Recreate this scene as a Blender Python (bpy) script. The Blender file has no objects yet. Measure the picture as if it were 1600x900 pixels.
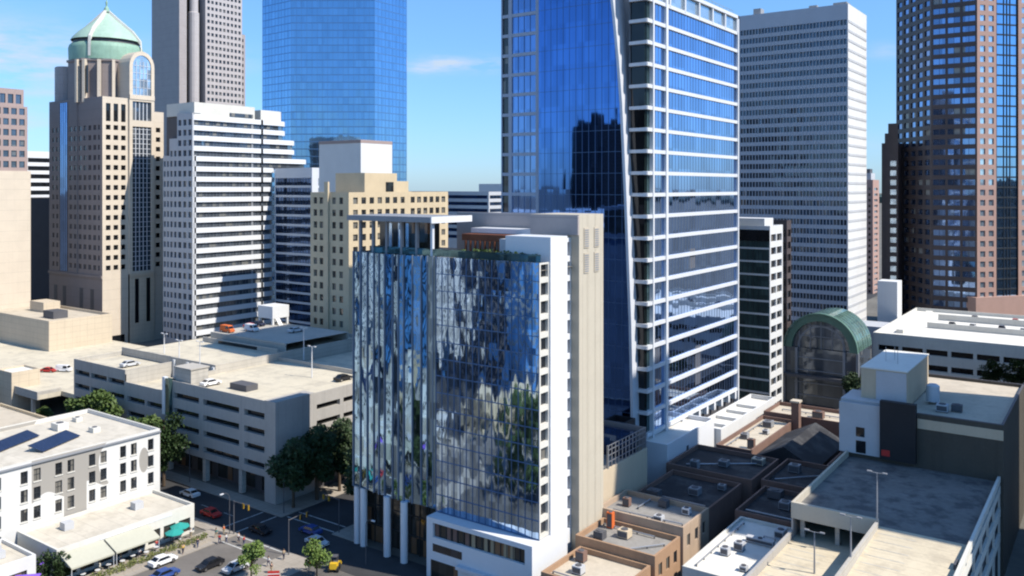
import bpy, math, random
from mathutils import Vector, noise as mnoise
R=math.radians
random.seed(7)
scn=bpy.context.scene
COL=scn.collection
ROOTLOC={}
# ------------------------------------------------------------------ helpers
class MB:
    def __init__(s): s.v=[]; s.f=[]; s.sm=False
    def poly(s,*ps):
        b=len(s.v); s.v.extend([tuple(p) for p in ps]); s.f.append(tuple(range(b,b+len(ps))))
    def box(s,x0,x1,y0,y1,z0,z1):
        b=len(s.v)
        s.v.extend([(x,y,z) for z in (z0,z1) for y in (y0,y1) for x in (x0,x1)])
        for q in ((0,2,3,1),(4,5,7,6),(0,1,5,4),(2,6,7,3),(0,4,6,2),(1,3,7,5)): s.f.append(tuple(b+i for i in q))
        return s
    def fbox(s,F,s0,s1,z0,z1,d0,d1):
        b=len(s.v)
        s.v.extend([F.p(a,z,d) for z in (z0,z1) for d in (d1,d0) for a in (s0,s1)])
        for q in ((0,2,3,1),(4,5,7,6),(0,1,5,4),(2,6,7,3),(0,4,6,2),(1,3,7,5)): s.f.append(tuple(b+i for i in q))
        return s
    def fquad(s,F,s0,s1,z0,z1,d=0): s.poly(F.p(s0,z0,d),F.p(s1,z0,d),F.p(s1,z1,d),F.p(s0,z1,d)); return s
    def prism(s,pts,z0,z1,top=True,bot=False):
        n=len(pts)
        for i in range(n):
            a=pts[i]; c=pts[(i+1)%n]
            s.poly((a[0],a[1],z0),(c[0],c[1],z0),(c[0],c[1],z1),(a[0],a[1],z1))
        if top: s.poly(*[(p[0],p[1],z1) for p in pts])
        if bot: s.poly(*[(p[0],p[1],z0) for p in reversed(pts)])
        return s
    def lathe(s,cx,cy,prof,n=16,a0=0):
        b=len(s.v)
        for r,z in prof:
            for i in range(n):
                a=a0+2*math.pi*i/n; s.v.append((cx+r*math.cos(a),cy+r*math.sin(a),z))
        for j in range(len(prof)-1):
            for i in range(n):
                k=(i+1)%n; s.f.append((b+j*n+i,b+j*n+k,b+(j+1)*n+k,b+(j+1)*n+i))
        s.f.append(tuple(b+(len(prof)-1)*n+i for i in range(n)))
        return s
    def bar(s,p,q,r0,r1=None,n=6):
        r1=r0 if r1 is None else r1
        p=Vector(p); q=Vector(q); d=(q-p).normalized()
        u=d.orthogonal().normalized(); w=d.cross(u); b=len(s.v)
        for c,r in ((p,r0),(q,r1)):
            for i in range(n):
                a=2*math.pi*i/n; s.v.append(tuple(c+u*(r*math.cos(a))+w*(r*math.sin(a))))
        for i in range(n):
            k=(i+1)%n; s.f.append((b+i,b+k,b+n+k,b+n+i))
        s.f.append(tuple(b+i for i in reversed(range(n)))); s.f.append(tuple(b+n+i for i in range(n)))
        return s
    def build(s,name,m,parent=None,label=None,kind=None,smooth=False,loc=None):
        if not s.f: return None
        if parent is not None: o=ROOTLOC[parent.name]
        else: o=Vector(loc) if loc is not None else Vector((0,0,0))
        me=bpy.data.meshes.new(name)
        me.from_pydata([(v[0]-o[0],v[1]-o[1],v[2]-o[2]) for v in s.v],[],s.f)
        me.materials.append(m)
        if smooth:
            for p in me.polygons: p.use_smooth=True
        me.update()
        ob=bpy.data.objects.new(name,me); COL.objects.link(ob)
        if parent is not None: ob.parent=parent
        else: ob.location=o
        ROOTLOC[ob.name]=Vector(o)
        if label: ob['label']=label
        if kind: ob['kind']=kind
        return ob
class Face:
    def __init__(s,x,y,ax,ay):
        l=math.hypot(ax,ay); s.x,s.y,s.ax,s.ay=x,y,ax/l,ay/l; s.nx,s.ny=s.ay,-s.ax
    def p(s,a,z,d=0): return (s.x+s.ax*a+s.nx*d, s.y+s.ay*a+s.ny*d, z)
def FY(x,y): return Face(x,y,1,0)      # faces -Y
def FX(x,y): return Face(x,y,0,1)      # faces +X
def thing(name,label,cat,loc,group=None):
    o=bpy.data.objects.new(name,None); COL.objects.link(o); o.location=loc; o.empty_display_size=.5
    o['label']=label; o['category']=cat
    if group: o['group']=group
    ROOTLOC[o.name]=Vector(loc); return o
def tag(o,label,cat,group=None):
    o['label']=label; o['category']=cat
    if group: o['group']=group
    return o
def struct(o): o['kind']='structure'; return o
NWIN={}; REST={}
PANES={}
def window(root,F,s0,s1,z0,z1,d,m,name='window',sill=0):
    k=root.name; n=NWIN.get(k,0)
    if n>=100:
        REST.setdefault(k,{}).setdefault((m.name,name),MB()).fquad(F,s0,s1,z0,z1,d); return
    NWIN[k]=n+1
    w,h=s1-s0,z1-z0; key=(m.name,name,round(w,3),round(h,3),round(F.ax,3),round(F.ay,3))
    if key not in PANES:
        G=Face(0,0,F.ax,F.ay); mb=MB(); mb.fquad(G,-w/2,w/2,0,h,0)
        me=bpy.data.meshes.new(name); me.from_pydata(mb.v,[],mb.f); me.materials.append(m); PANES[key]=me
    ob=bpy.data.objects.new(name,PANES[key]); COL.objects.link(ob); ob.parent=root
    p=Vector(F.p((s0+s1)/2,z0,d)); ob.location=p-ROOTLOC[root.name]; ROOTLOC[ob.name]=p
    return ob
def flush():
    for k,dd in REST.items():
        r=bpy.data.objects[k]
        for (mn,nm),mb in dd.items(): mb.build(nm,bpy.data.materials[mn],r,kind='stuff')
def spaced(S0,S1,n,w):
    st=(S1-S0)/n; return [(S0+st*(i+.5)-w/2,S0+st*(i+.5)+w/2) for i in range(n)]
def floors(z0,step,n,lo,hi): return [(z0+step*i+lo,z0+step*i+hi) for i in range(n)]
def zone(S0,S1,Z0,Z1,cols,rows,depth,gm,mull=0,mw=.12): return dict(S=(S0,S1),Z=(Z0,Z1),cols=cols,rows=rows,d=depth,m=gm,mull=mull,mw=mw)
def punched(root,wall,mul,F,z):
    S0,S1=z['S']; Z0,Z1=z['Z']; d=z['d']; zc=Z0
    rows=sorted(r for r in z['rows'] if r[0]>=Z0-1e-6 and r[1]<=Z1+1e-6)
    for (a,b) in rows:
        if a-zc>1e-4: wall.fquad(F,S0,S1,zc,a)
        sc=S0
        for (p,q) in z['cols']:
            if p-sc>1e-4: wall.fquad(F,sc,p,a,b)
            wall.poly(F.p(p,a,0),F.p(p,a,-d),F.p(p,b,-d),F.p(p,b,0)); wall.poly(F.p(q,a,-d),F.p(q,a,0),F.p(q,b,0),F.p(q,b,-d))
            wall.poly(F.p(p,a,0),F.p(q,a,0),F.p(q,a,-d),F.p(p,a,-d)); wall.poly(F.p(p,b,-d),F.p(q,b,-d),F.p(q,b,0),F.p(p,b,0))
            sc=q
            if z['mull']:
                k=max(1,round((q-p)/z['mull']))
                for i in range(1,k):
                    c=p+(q-p)*i/k; mul.fbox(F,c-z['mw']/2,c+z['mw']/2,a,b,-d-.02,-d+.1)
        if S1-sc>1e-4: wall.fquad(F,sc,S1,a,b)
        zc=b
    if Z1-zc>1e-4: wall.fquad(F,S0,S1,zc,Z1)
    for (a,b) in reversed(rows):
        for (p,q) in z['cols']: window(root,F,p,q,a,b,-d,z['m'])
def building(name,label,cat,x0,x1,y0,y1,z1,wm,rm,fy=None,fx=None,z0=0,par=1.0,mm=None,group=None,root=None,capm=None,backs=True):
    r=root or thing(name,label,cat,((x0+x1)/2,(y0+y1)/2,z0),group)
    w=MB(); mu=MB()
    for F,L,zs in ((FY(x0,y0),x1-x0,fy),(FX(x1,y0),y1-y0,fx)):
        if zs: 
            for z in zs: punched(r,w,mu,F,z)
        else: w.fquad(F,0,L,z0,z1)
    if backs:
        w.fquad(Face(x1,y1,-1,0),0,x1-x0,z0,z1); w.fquad(Face(x0,y1,0,-1),0,y1-y0,z0,z1)
    t=.35
    if par>0:
        c=MB()
        c.box(x0,x1,y0,y0+t,z1,z1+.12).box(x0,x1,y1-t,y1,z1,z1+.12).box(x0,x0+t,y0+t,y1-t,z1,z1+.12).box(x1-t,x1,y0+t,y1-t,z1,z1+.12)
        w.fquad(Face(x1-t,y0+t,-1,0),0,x1-x0-2*t,z1-par,z1); w.fquad(Face(x1-t,y1-t,0,-1),0,y1-y0-2*t,z1-par,z1)
        w.fquad(Face(x0+t,y1-t,1,0),0,x1-x0-2*t,z1-par,z1); w.fquad(Face(x0+t,y0+t,0,1),0,y1-y0-2*t,z1-par,z1)
        c.build('coping',capm or wm,r)
    w.build('wall',wm,r)
    rf=MB(); g=t if par>0 else 0
    rf.poly((x0+g,y0+g,z1-par),(x1-g,y0+g,z1-par),(x1-g,y1-g,z1-par),(x0+g,y1-g,z1-par)); rf.build('roof',rm,r)
    mu.build('mullions',mm or M['frame_dark'],r)
    return r
# ------------------------------------------------------------------ materials
M={}
def nd(nt,t,**k):
    n=nt.nodes.new(t)
    for a,b in k.items(): setattr(n,a,b)
    return n
def mth(nt,op,a,b=None,c=None):
    n=nd(nt,'ShaderNodeMath',operation=op)
    for i,x in enumerate((a,b,c)):
        if x is None: continue
        if isinstance(x,(int,float)): n.inputs[i].default_value=x
        else: nt.links.new(x,n.inputs[i])
    return n.outputs[0]
def vmth(nt,op,a,b=None):
    n=nd(nt,'ShaderNodeVectorMath',operation=op)
    for i,x in enumerate((a,b)):
        if x is None: continue
        if isinstance(x,(tuple,list)): n.inputs[i].default_value=x
        else: nt.links.new(x,n.inputs[i])
    return n.outputs['Value'] if op in('DOT_PRODUCT','LENGTH','DISTANCE') else n.outputs[0]
def mixc(nt,f,a,b,blend='MIX'):
    n=nd(nt,'ShaderNodeMix',data_type='RGBA',blend_type=blend)
    for i,x in ((0,f),(6,a),(7,b)):
        if isinstance(x,(int,float)): n.inputs[i].default_value=x
        elif isinstance(x,(tuple,list)): n.inputs[i].default_value=(*x,1)[:4]
        else: nt.links.new(x,n.inputs[i])
    return n.outputs[2]
def newmat(name):
    m=bpy.data.materials.new(name); m.use_nodes=True; nt=m.node_tree
    b=nt.nodes['Principled BSDF']; return m,nt,b
def ramp(nt,x,lo,hi):
    n=nd(nt,'ShaderNodeMapRange'); nt.links.new(x,n.inputs[0]); n.inputs[1].default_value=lo; n.inputs[2].default_value=hi
    return n.outputs[0]
def mat(name,col,rough=.8,var=.14,scale=.25,fine=2.0,streak=0,metal=0,spec=.3,blotch=None,bcol=None,bscale=.12,joint=None,bump=0):
    m,nt,b=newmat(name); L=nt.links
    pos=nd(nt,'ShaderNodeNewGeometry').outputs['Position']
    n1=nd(nt,'ShaderNodeTexNoise'); n1.inputs['Scale'].default_value=scale; n1.inputs['Detail'].default_value=5; L.new(pos,n1.inputs['Vector'])
    n2=nd(nt,'ShaderNodeTexNoise'); n2.inputs['Scale'].default_value=fine; n2.inputs['Detail'].default_value=3; L.new(pos,n2.inputs['Vector'])
    f=mth(nt,'ADD',mth(nt,'MULTIPLY',n1.outputs[0],.65),mth(nt,'MULTIPLY',n2.outputs[0],.35))
    f=ramp(nt,f,.3,.7)
    c=mixc(nt,f,tuple(x*(1-var) for x in col),tuple(min(1,x*(1+var)) for x in col))
    if streak:
        sp=vmth(nt,'MULTIPLY',pos,(1.3,1.3,.05)); n3=nd(nt,'ShaderNodeTexNoise'); n3.inputs['Scale'].default_value=1; n3.inputs['Detail'].default_value=4; L.new(sp,n3.inputs['Vector'])
        c=mixc(nt,mth(nt,'MULTIPLY',ramp(nt,n3.outputs[0],.5,.75),streak),c,tuple(x*.55 for x in col))
    if blotch:
        n4=nd(nt,'ShaderNodeTexNoise'); n4.inputs['Scale'].default_value=bscale; n4.inputs['Detail'].default_value=6; n4.inputs['Roughness'].default_value=.65; L.new(pos,n4.inputs['Vector'])
        c=mixc(nt,mth(nt,'MULTIPLY',ramp(nt,n4.outputs[0],.48,.62),blotch),c,bcol or tuple(x*.5 for x in col))
    if joint:
        s=nd(nt,'ShaderNodeSeparateXYZ'); L.new(pos,s.inputs[0]); tot=None
        for i,(per) in enumerate(joint):
            if not per: continue
            fr=mth(nt,'FRACT',mth(nt,'ADD',mth(nt,'DIVIDE',s.outputs[i],per),.37)); t=mth(nt,'LESS_THAN',fr,.07/per*1.6)
            tot=t if tot is None else mth(nt,'MAXIMUM',tot,t)
        c=mixc(nt,mth(nt,'MULTIPLY',tot,.4),c,tuple(x*.5 for x in col))
    L.new(c,b.inputs['Base Color']); b.inputs['Roughness'].default_value=rough; b.inputs['Metallic'].default_value=metal
    b.inputs['Specular IOR Level'].default_value=spec
    if bump:
        bp=nd(nt,'ShaderNodeBump'); bp.inputs['Strength'].default_value=bump; bp.inputs['Distance'].default_value=.1; L.new(n2.outputs[0],bp.inputs['Height']); L.new(bp.outputs[0],b.inputs['Normal'])
    M[name]=m; return m
def glass(name,col,metal=.9,rough=.03,panel=(1.5,4.0),off=(0,0,0),tilt=.012,wave=.012,wscale=.25,blind=0,bcol=(.45,.45,.42),var=.25,spec=.6,off_z=0,stretch=1):
    m,nt,b=newmat(name); L=nt.links
    g=nd(nt,'ShaderNodeNewGeometry'); pos=g.outputs['Position']
    q=vmth(nt,'ADD',pos,(.31,.27,.13+off_z)); q=vmth(nt,'DIVIDE',q,(panel[0],panel[0],panel[1])); q=vmth(nt,'FLOOR',q)
    wn=nd(nt,'ShaderNodeTexWhiteNoise'); L.new(q,wn.inputs['Vector'])
    t=vmth(nt,'SUBTRACT',wn.outputs['Color'],(.5,.5,.5)); t=vmth(nt,'MULTIPLY',t,(tilt,tilt,tilt))
    nz=nd(nt,'ShaderNodeTexNoise'); nz.inputs['Scale'].default_value=wscale; nz.inputs['Detail'].default_value=2; L.new(vmth(nt,'MULTIPLY',pos,(1,1,stretch)),nz.inputs['Vector'])
    w=vmth(nt,'SUBTRACT',nz.outputs['Color'],(.5,.5,.5)); w=vmth(nt,'MULTIPLY',w,(wave,wave,wave))
    nn=vmth(nt,'NORMALIZE',vmth(nt,'ADD',g.outputs['Normal'],vmth(nt,'ADD',t,w))); L.new(nn,b.inputs['Normal'])
    v=wn.outputs['Value']
    c=mixc(nt,v,tuple(x*(1-var) for x in col),tuple(min(1,x*(1+var)) for x in col))
    if blind:
        wn2=nd(nt,'ShaderNodeTexWhiteNoise'); L.new(vmth(nt,'ADD',q,(17.3,5.1,9.7)),wn2.inputs['Vector'])
        s=mth(nt,'LESS_THAN',wn2.outputs['Value'],blind)
        c=mixc(nt,s,c,bcol); L.new(mth(nt,'MULTIPLY',mth(nt,'SUBTRACT',1.0,s),metal),b.inputs['Metallic'])
    else: b.inputs['Metallic'].default_value=metal
    L.new(c,b.inputs['Base Color']); b.inputs['Roughness'].default_value=rough; b.inputs['Specular IOR Level'].default_value=spec
    M[name]=m; return m
mat('white_wall',(.68,.68,.67),.7,.05,streak=.06)
mat('white_panel',(.72,.73,.75),.45,.03)
mat('white_metal',(.67,.68,.70),.4,.03)
mat('offwhite',(.66,.64,.58),.8,.08,streak=.12)
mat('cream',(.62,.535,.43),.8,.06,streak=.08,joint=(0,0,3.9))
mat('cream_base',(.58,.49,.37),.8,.07,streak=.1,joint=(2.6,2.6,1.9))
mat('beige_slab',(.52,.47,.38),.8,.05,streak=.12,joint=(0,1.9,0))
mat('beige_stone',(.60,.49,.33),.8,.08,streak=.12)
mat('tan_stucco',(.56,.46,.33),.85,.06,streak=.15)
mat('conc',(.46,.43,.38),.85,.1,streak=.25,joint=(0,0,1.0))
mat('conc_wall',(.40,.38,.355),.8,.08,streak=.22,joint=(6.1,6.1,0))
mat('conc_deck',(.60,.54,.42),.85,.1,scale=.1,blotch=.55,bcol=(.42,.38,.31),bscale=.3,joint=(8,5.2,0))
mat('conc_deck_shaded',(.19,.185,.175),.9,.25,scale=.15,fine=1.2,blotch=.8,bcol=(.085,.085,.09),bscale=.35,bump=.2)  # base darkened to put the upper deck's shade into colour; blotches are stains
mat('ramp_deck',(.60,.52,.38),.85,.1,scale=.1,blotch=.55,bcol=(.42,.36,.27),bscale=.35,joint=(0,2.4,0))
mat('grey_dark',(.10,.10,.11),.6,.12)
mat('grey_mid',(.26,.27,.29),.6,.08)
mat('grey_light',(.50,.51,.53),.6,.06)
mat('black_panel',(.022,.022,.025),.55,.15)
mat('granite_grey',(.37,.335,.33),.55,.07,joint=(0,0,3.9))
mat('granite_sunlit',(.47,.435,.43),.55,.07,joint=(0,0,3.9))  # lighter granite copy for the sunny face; sunlight put into its colour
mat('granite_dark',(.10,.095,.10),.5,.1)
mat('slab_front_shaded',(.46,.48,.53),.6,.05)  # blue-grey on the white tower's sunless front; shade is in the colour
mat('shade_stone',(.265,.225,.215),.6,.07,joint=(0,0,3.9))  # darker stone for the sunless side; shade put into the colour
mat('facade_blue',(.07,.22,.48),.4,.2)
mat('spandrel_blue',(.15,.27,.44),.2,.1,metal=.75)
mat('mullion_pale',(.22,.29,.40),.35,.1,metal=.3)
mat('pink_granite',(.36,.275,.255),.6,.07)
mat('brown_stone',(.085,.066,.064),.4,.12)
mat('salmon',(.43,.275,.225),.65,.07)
mat('brick',(.20,.125,.10),.9,.18,fine=5,streak=.2)
mat('brick_orange',(.38,.24,.15),.9,.16,fine=5,streak=.2)
mat('brick_tan',(.44,.33,.24),.9,.14,fine=5,streak=.25)
mat('brown_wall',(.085,.075,.06),.85,.12,streak=.3)
mat('atrium_copper',(.11,.20,.155),.5,.15,streak=.3)
mat('atrium_roof',(.20,.31,.26),.5,.14,streak=.3)
mat('copper',(.25,.40,.31),.55,.14,scale=.4,streak=.25)
mat('copper_light',(.36,.50,.41),.55,.10,scale=.4,streak=.2)
mat('roof_grey',(.30,.285,.265),.9,.2,scale=.3,blotch=.5,bscale=.3)
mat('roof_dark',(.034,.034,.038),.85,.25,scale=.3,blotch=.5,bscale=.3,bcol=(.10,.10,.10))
mat('roof_tan',(.55,.48,.38),.9,.15,scale=.2,blotch=.4,bscale=.2)
mat('roof_cream',(.60,.55,.46),.85,.12,scale=.2,fine=1.5,blotch=.5,bcol=(.42,.38,.31),bscale=.3,joint=(0,3.1,0))
mat('roof_white',(.74,.72,.66),.8,.1,scale=.25,blotch=.35,bcol=(.5,.47,.42),bscale=.25)
mat('frame_dark',(.035,.04,.045),.4,.1)
mat('frame_blue',(.10,.17,.30),.35,.1,metal=.4)
mat('frame_light',(.62,.64,.68),.35,.04)
mat('asphalt',(.055,.055,.058),.9,.2,scale=.2,fine=3,blotch=.4,bcol=(.035,.035,.037))
mat('asphalt_old',(.17,.155,.14),.9,.15,scale=.2,fine=3,blotch=.5,bcol=(.10,.095,.09))
mat('pavement',(.36,.32,.27),.9,.12,scale=.3,joint=(1.5,1.5,0))
mat('city_ground',(.16,.15,.13),.95,.3,scale=.05,fine=.6)
mat('signal_yellow',(.30,.19,.02),.6)
mat('darkened_paving',(.13,.12,.11),.9,.15,joint=(1.5,1.5,0))
mat('paint_white',(.50,.50,.48),.8,.2,scale=.8,blotch=.6,bcol=(.2,.2,.2),bscale=.9)
mat('hill',(.045,.07,.06),.95,.3,scale=.01,fine=.08)
mat('awning',(.48,.47,.38),.8,.06)
mat('trunk',(.09,.065,.045),.9,.2)
mat('solar',(.02,.03,.07),.15,.2,spec=.6,joint=(0,1.0,0))
mat('rubber',(.02,.02,.02),.8)
mat('chrome',(.6,.6,.62),.25,.05,metal=1)
mat('wood_soffit',(.17,.06,.03),.6,.25,scale=.6)
mat('steel',(.42,.43,.45),.4,.08,metal=.6)
mat('skin',(.45,.28,.20),.6,.05)
for n,c in (('teal',(.02,.30,.26)),('purple',(.22,.10,.62)),('red',(.50,.035,.03)),('navy',(.015,.02,.05)),('blue_paint',(.03,.07,.25)),('silver',(.55,.56,.58)),('orange',(.65,.14,.03)),('yellow',(.72,.46,.03)),('carwhite',(.78,.78,.78)),('carblack',(.015,.015,.018)),('denim',(.04,.06,.13)),('khaki',(.35,.28,.18))):
    mat(n,c,.35 if n[:3]=='car' or n in('silver','blue_paint','red','yellow') else .8,.06,spec=.5)
def leaf(name,c1,c2):
    m,nt,b=newmat(name); L=nt.links
    g=nd(nt,'ShaderNodeNewGeometry')
    n1=nd(nt,'ShaderNodeTexNoise'); n1.inputs['Scale'].default_value=.6; L.new(g.outputs['Position'],n1.inputs['Vector'])
    f=mth(nt,'ADD',mth(nt,'MULTIPLY',g.outputs['Random Per Island'],.6),mth(nt,'MULTIPLY',n1.outputs[0],.5))
    L.new(mixc(nt,f,c1,c2),b.inputs['Base Color']); b.inputs['Roughness'].default_value=.6; b.inputs['Specular IOR Level'].default_value=.3
    M[name]=m
leaf('leaf_mid',(.028,.055,.014),(.10,.15,.035)); leaf('leaf_dark',(.012,.028,.010),(.04,.07,.022)); leaf('leaf_light',(.05,.10,.02),(.17,.24,.05)); leaf('leaf_flower',(.06,.12,.03),(.30,.28,.10))
# glazing
glass('pane_dark',(.022,.025,.03),.0,.06,(1.3,3.9),spec=.7,blind=.24,bcol=(.17,.16,.14),tilt=.03,var=.5)
glass('vault_glass',(.17,.29,.25),.45,.12,(2.6,2.0),tilt=.03,var=.25)
glass('pane_slate',(.10,.115,.135),.35,.08,(1.5,3.9),tilt=.02,blind=.1,bcol=(.16,.16,.15))
mat('bay_grey',(.36,.41,.50),.4,.05)
glass('pane_shade',(.11,.105,.115),.35,.08,(1.3,3.9),tilt=.02,var=.2)
glass('pane_black',(.010,.011,.013),.0,.06,(1.3,3.9),spec=.5,tilt=.02)
glass('pane_sky',(.20,.26,.33),.75,.04,(1.6,3.9),tilt=.03,wave=.02,blind=.12,bcol=(.2,.2,.19))
glass('pane_steel',(.10,.125,.16),.6,.05,(1.5,3.9),tilt=.03,blind=.1,bcol=(.13,.14,.15))
glass('pane_bluedeep',(.085,.19,.46),1.0,.03,(1.55,4.4),tilt=.008,wave=.018,wscale=.06,var=.12)
glass('pane_cobalt',(.16,.27,.52),.9,.035,(1.55,4.4),tilt=.012,wave=.012,var=.15)
glass('pane_tower_side',(.30,.44,.70),1.0,.035,(3.0,4.4),tilt=.012,wave=.012,var=.16,blind=.03,bcol=(.12,.13,.16))
glass('pane_azure',(.22,.39,.60),.95,.04,(2.6,3.9),tilt=.014,wave=.03,wscale=.05,var=.07)
glass('pane_green',(.10,.17,.17),.7,.05,(1.5,3.7),tilt=.03,var=.3)
glass('pane_brownblue',(.20,.30,.50),.9,.04,(4,3.9),tilt=.02,var=.3,blind=.06,bcol=(.25,.25,.24))
glass('pane_hotel',(.37,.50,.66),.97,.04,(1.25,2.72),tilt=.014,wave=.11,wscale=.6,var=.3,stretch=.25)
glass('pane_pleat',(.25,.37,.49),.97,.04,(1.25,2.72),tilt=.03,wave=.12,wscale=.6,var=.35,stretch=.35)
mat('fin_blue',(.20,.25,.33),.35,.08,metal=.3)
glass('pane_lobby',(.05,.05,.045),.3,.06,(1.5,3.0),tilt=.03,blind=.15,bcol=(.20,.11,.06))
glass('pane_navy',(.05,.09,.18),.8,.05,(1.5,3.9),tilt=.02,var=.3)
glass('pane_pale',(.48,.58,.66),.7,.08,(1.5,3.9),tilt=.03,var=.15)

# ------------------------------------------------------------------ camera, light, sky
cam=bpy.data.cameras.new('camera'); co=bpy.data.objects.new('camera',cam); COL.objects.link(co)
co.location=(70,-107,62); co.rotation_euler=(R(90),0,R(35.4))
cam.sensor_width=36; cam.lens=36*1350/1600; cam.shift_y=-158/1600; cam.clip_end=20000; cam.clip_start=1
scn.camera=co
BETA,ELEV=12,48
sd=Vector((math.cos(R(BETA))*math.cos(R(ELEV)),math.sin(R(BETA))*math.cos(R(ELEV)),math.sin(R(ELEV))))
sl=bpy.data.lights.new('sun','SUN'); so=bpy.data.objects.new('sun',sl); COL.objects.link(so)
sl.energy=5.0; sl.angle=R(.5); sl.color=(1,.93,.82); so.rotation_euler=sd.to_track_quat('Z','Y').to_euler(); so.location=(0,0,300)
w=bpy.data.worlds.new('World'); scn.world=w; w.use_nodes=True; nt=w.node_tree; L=nt.links
bg=nt.nodes['Background']; sky=nd(nt,'ShaderNodeTexSky',sky_type='NISHITA'); sky.sun_disc=False
sky.sun_elevation=R(ELEV); sky.sun_rotation=R(90-BETA); sky.altitude=200; sky.air_density=1.0; sky.dust_density=.25; sky.ozone_density=1.4
hs=nd(nt,'ShaderNodeHueSaturation'); hs.inputs['Saturation'].default_value=1.0; dz=nd(nt,'ShaderNodeSeparateXYZ'); L.new(nd(nt,'ShaderNodeTexCoord').outputs['Generated'],dz.inputs[0])
tint=mixc(nt,ramp(nt,dz.outputs[2],0.0,.26),(.66,1.0,1.66),(1.0,1.48,1.85)); L.new(mixc(nt,1.0,sky.outputs[0],tint,'MULTIPLY'),hs.inputs['Color'])
tc=nd(nt,'ShaderNodeTexCoord').outputs['Generated']
dirn=vmth(nt,'NORMALIZE',tc)
def skydir(px,py):
    f=Vector((-math.sin(R(35.4)),math.cos(R(35.4)),0)); r=Vector((math.cos(R(35.4)),math.sin(R(35.4)),0))
    return tuple((f+r*((px-800)/1350)+Vector((0,0,(292-py)/1350))).normalized())
cn=nd(nt,'ShaderNodeTexNoise'); cn.inputs['Scale'].default_value=9; cn.inputs['Detail'].default_value=7; cn.inputs['Roughness'].default_value=.6
L.new(vmth(nt,'MULTIPLY',dirn,(1,1,4.5)),cn.inputs['Vector'])
tot=None
for (px,py,rad,amt) in ((20,75,.085,1.1),(80,125,.07,.9),(20,190,.05,.8),(690,99,.026,1.9),(758,101,.024,1.6),(655,108,.02,.9),(330,90,.05,.4),(1385,80,.025,.5),(1375,225,.03,.3),(-300,60,.12,.7),(1800,150,.1,.6)):
    dd=vmth(nt,'SUBTRACT',dirn,skydir(px,py)); dd=vmth(nt,'MULTIPLY',dd,(1,1,3.2)); ln=vmth(nt,'LENGTH',dd)
    g=mth(nt,'MULTIPLY',mth(nt,'POWER',2.718,mth(nt,'MULTIPLY',mth(nt,'MULTIPLY',ln,ln),-1/(rad*rad))),amt)
    tot=g if tot is None else mth(nt,'ADD',tot,g)
cl=mth(nt,'MULTIPLY',ramp(nt,cn.outputs[0],.38,.68),tot); cl=mth(nt,'MINIMUM',cl,.75)
L.new(mixc(nt,cl,hs.outputs[0],(6.5,7.2,8.0)),bg.inputs['Color']); bg.inputs['Strength'].default_value=.088
scn.view_settings.view_transform='Standard'; scn.view_settings.look='None'; scn.view_settings.exposure=.3; scn.view_settings.gamma=1
scn.cycles.filter_width=2.1; scn.cycles.max_bounces=6; scn.cycles.glossy_bounces=4; scn.cycles.diffuse_bounces=1

# ------------------------------------------------------------------ ground, streets
def sheet(name,x0,x1,y0,y1,z,m):
    return struct(MB().box(x0,x1,y0,y1,-1,z).build(name,M[m]) if z>.05 else _flat(name,x0,x1,y0,y1,z,m))
def _flat(name,x0,x1,y0,y1,z,m):
    b=MB(); b.poly((x0,y0,z),(x1,y0,z),(x1,y1,z),(x0,y1,z)); return b.build(name,M[m])
sheet('ground',-9000,9000,-9000,9000,-.02,'city_ground')
sheet('road',-400,400,-9.5,0,0,'asphalt')
sheet('road',-59,-45.5,-300,-9.5,.004,'asphalt_old')
sheet('road',-59,-45.5,0,600,.004,'asphalt')
sheet('pavement',-65,-59,-300,-9.5,.13,'pavement')
sheet('pavement',-45.5,-38.5,-300,-9.5,.13,'pavement')
sheet('forecourt',-38.5,-1,-300,-9.5,.13,'darkened_paving')  # paving colour darkened to stand for shade and dim the hotel reflections
sheet('reflection_ground',-130,-65,-300,-62,.02,'asphalt')  # unseen asphalt sheet added to darken the ground mirrored in the hotel glass
sheet('pavement',-45.5,-39.5,0,300,.13,'pavement')
sheet('pavement',-64.8,-59,0,300,.13,'pavement')
sheet('pavement',-150,-64.8,0,3.2,.13,'pavement')
sheet('pavement',-300,-65,-12,-9.5,.13,'pavement')
lm=MB()
for (x0,x1) in ((-58,-57.7),(-54.8,-54.5)): pass
for x in (-64.2,-60.4): lm.poly((x,-9.2,.008),(x+.3,-9.2,.008),(x+.3,-.2,.008),(x,-.2,.008))
for y in (.8,3.6): lm.poly((-58.6,y,.012),(-45.9,y,.012),(-45.9,y+.3,.012),(-58.6,y+.3,.012))
for y in (-10.2,-13.4): lm.poly((-58.8,y,.012),(-45.7,y,.012),(-45.7,y+.3,.012),(-58.8,y+.3,.012))
for k in range(14): lm.poly((-70-k*7,-4.8,.008),(-67-k*7,-4.8,.008),(-67-k*7,-4.65,.008),(-70-k*7,-4.65,.008))
for k in range(14): lm.poly((-52.3,-22-k*7,.012),(-52.15,-22-k*7,.012),(-52.15,-19-k*7,.012),(-52.3,-19-k*7,.012))
struct(lm.build('road_markings',M['paint_white']))
h=MB(); n=120; random.seed(3)
pts=[]
for i in range(n+1):
    a=R(20+140*i/n)+R(35); d=3600
    z=28+34*mnoise.noise((i*.11,1.3,0))+10*mnoise.noise((i*.6,4,0)); pts.append((70+d*math.cos(a),-107+d*math.sin(a),max(8,z)))
for i in range(n):
    p,q=pts[i],pts[i+1]; e=1.5
    h.poly((p[0],p[1],-1),(q[0],q[1],-1),q,p); h.poly(p,q,(70+(q[0]-70)*e,-107+(q[1]+107)*e,q[2]*.9),(70+(p[0]-70)*e,-107+(p[1]+107)*e,p[2]*.9))
struct(h.build('hills',M['hill']))
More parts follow.
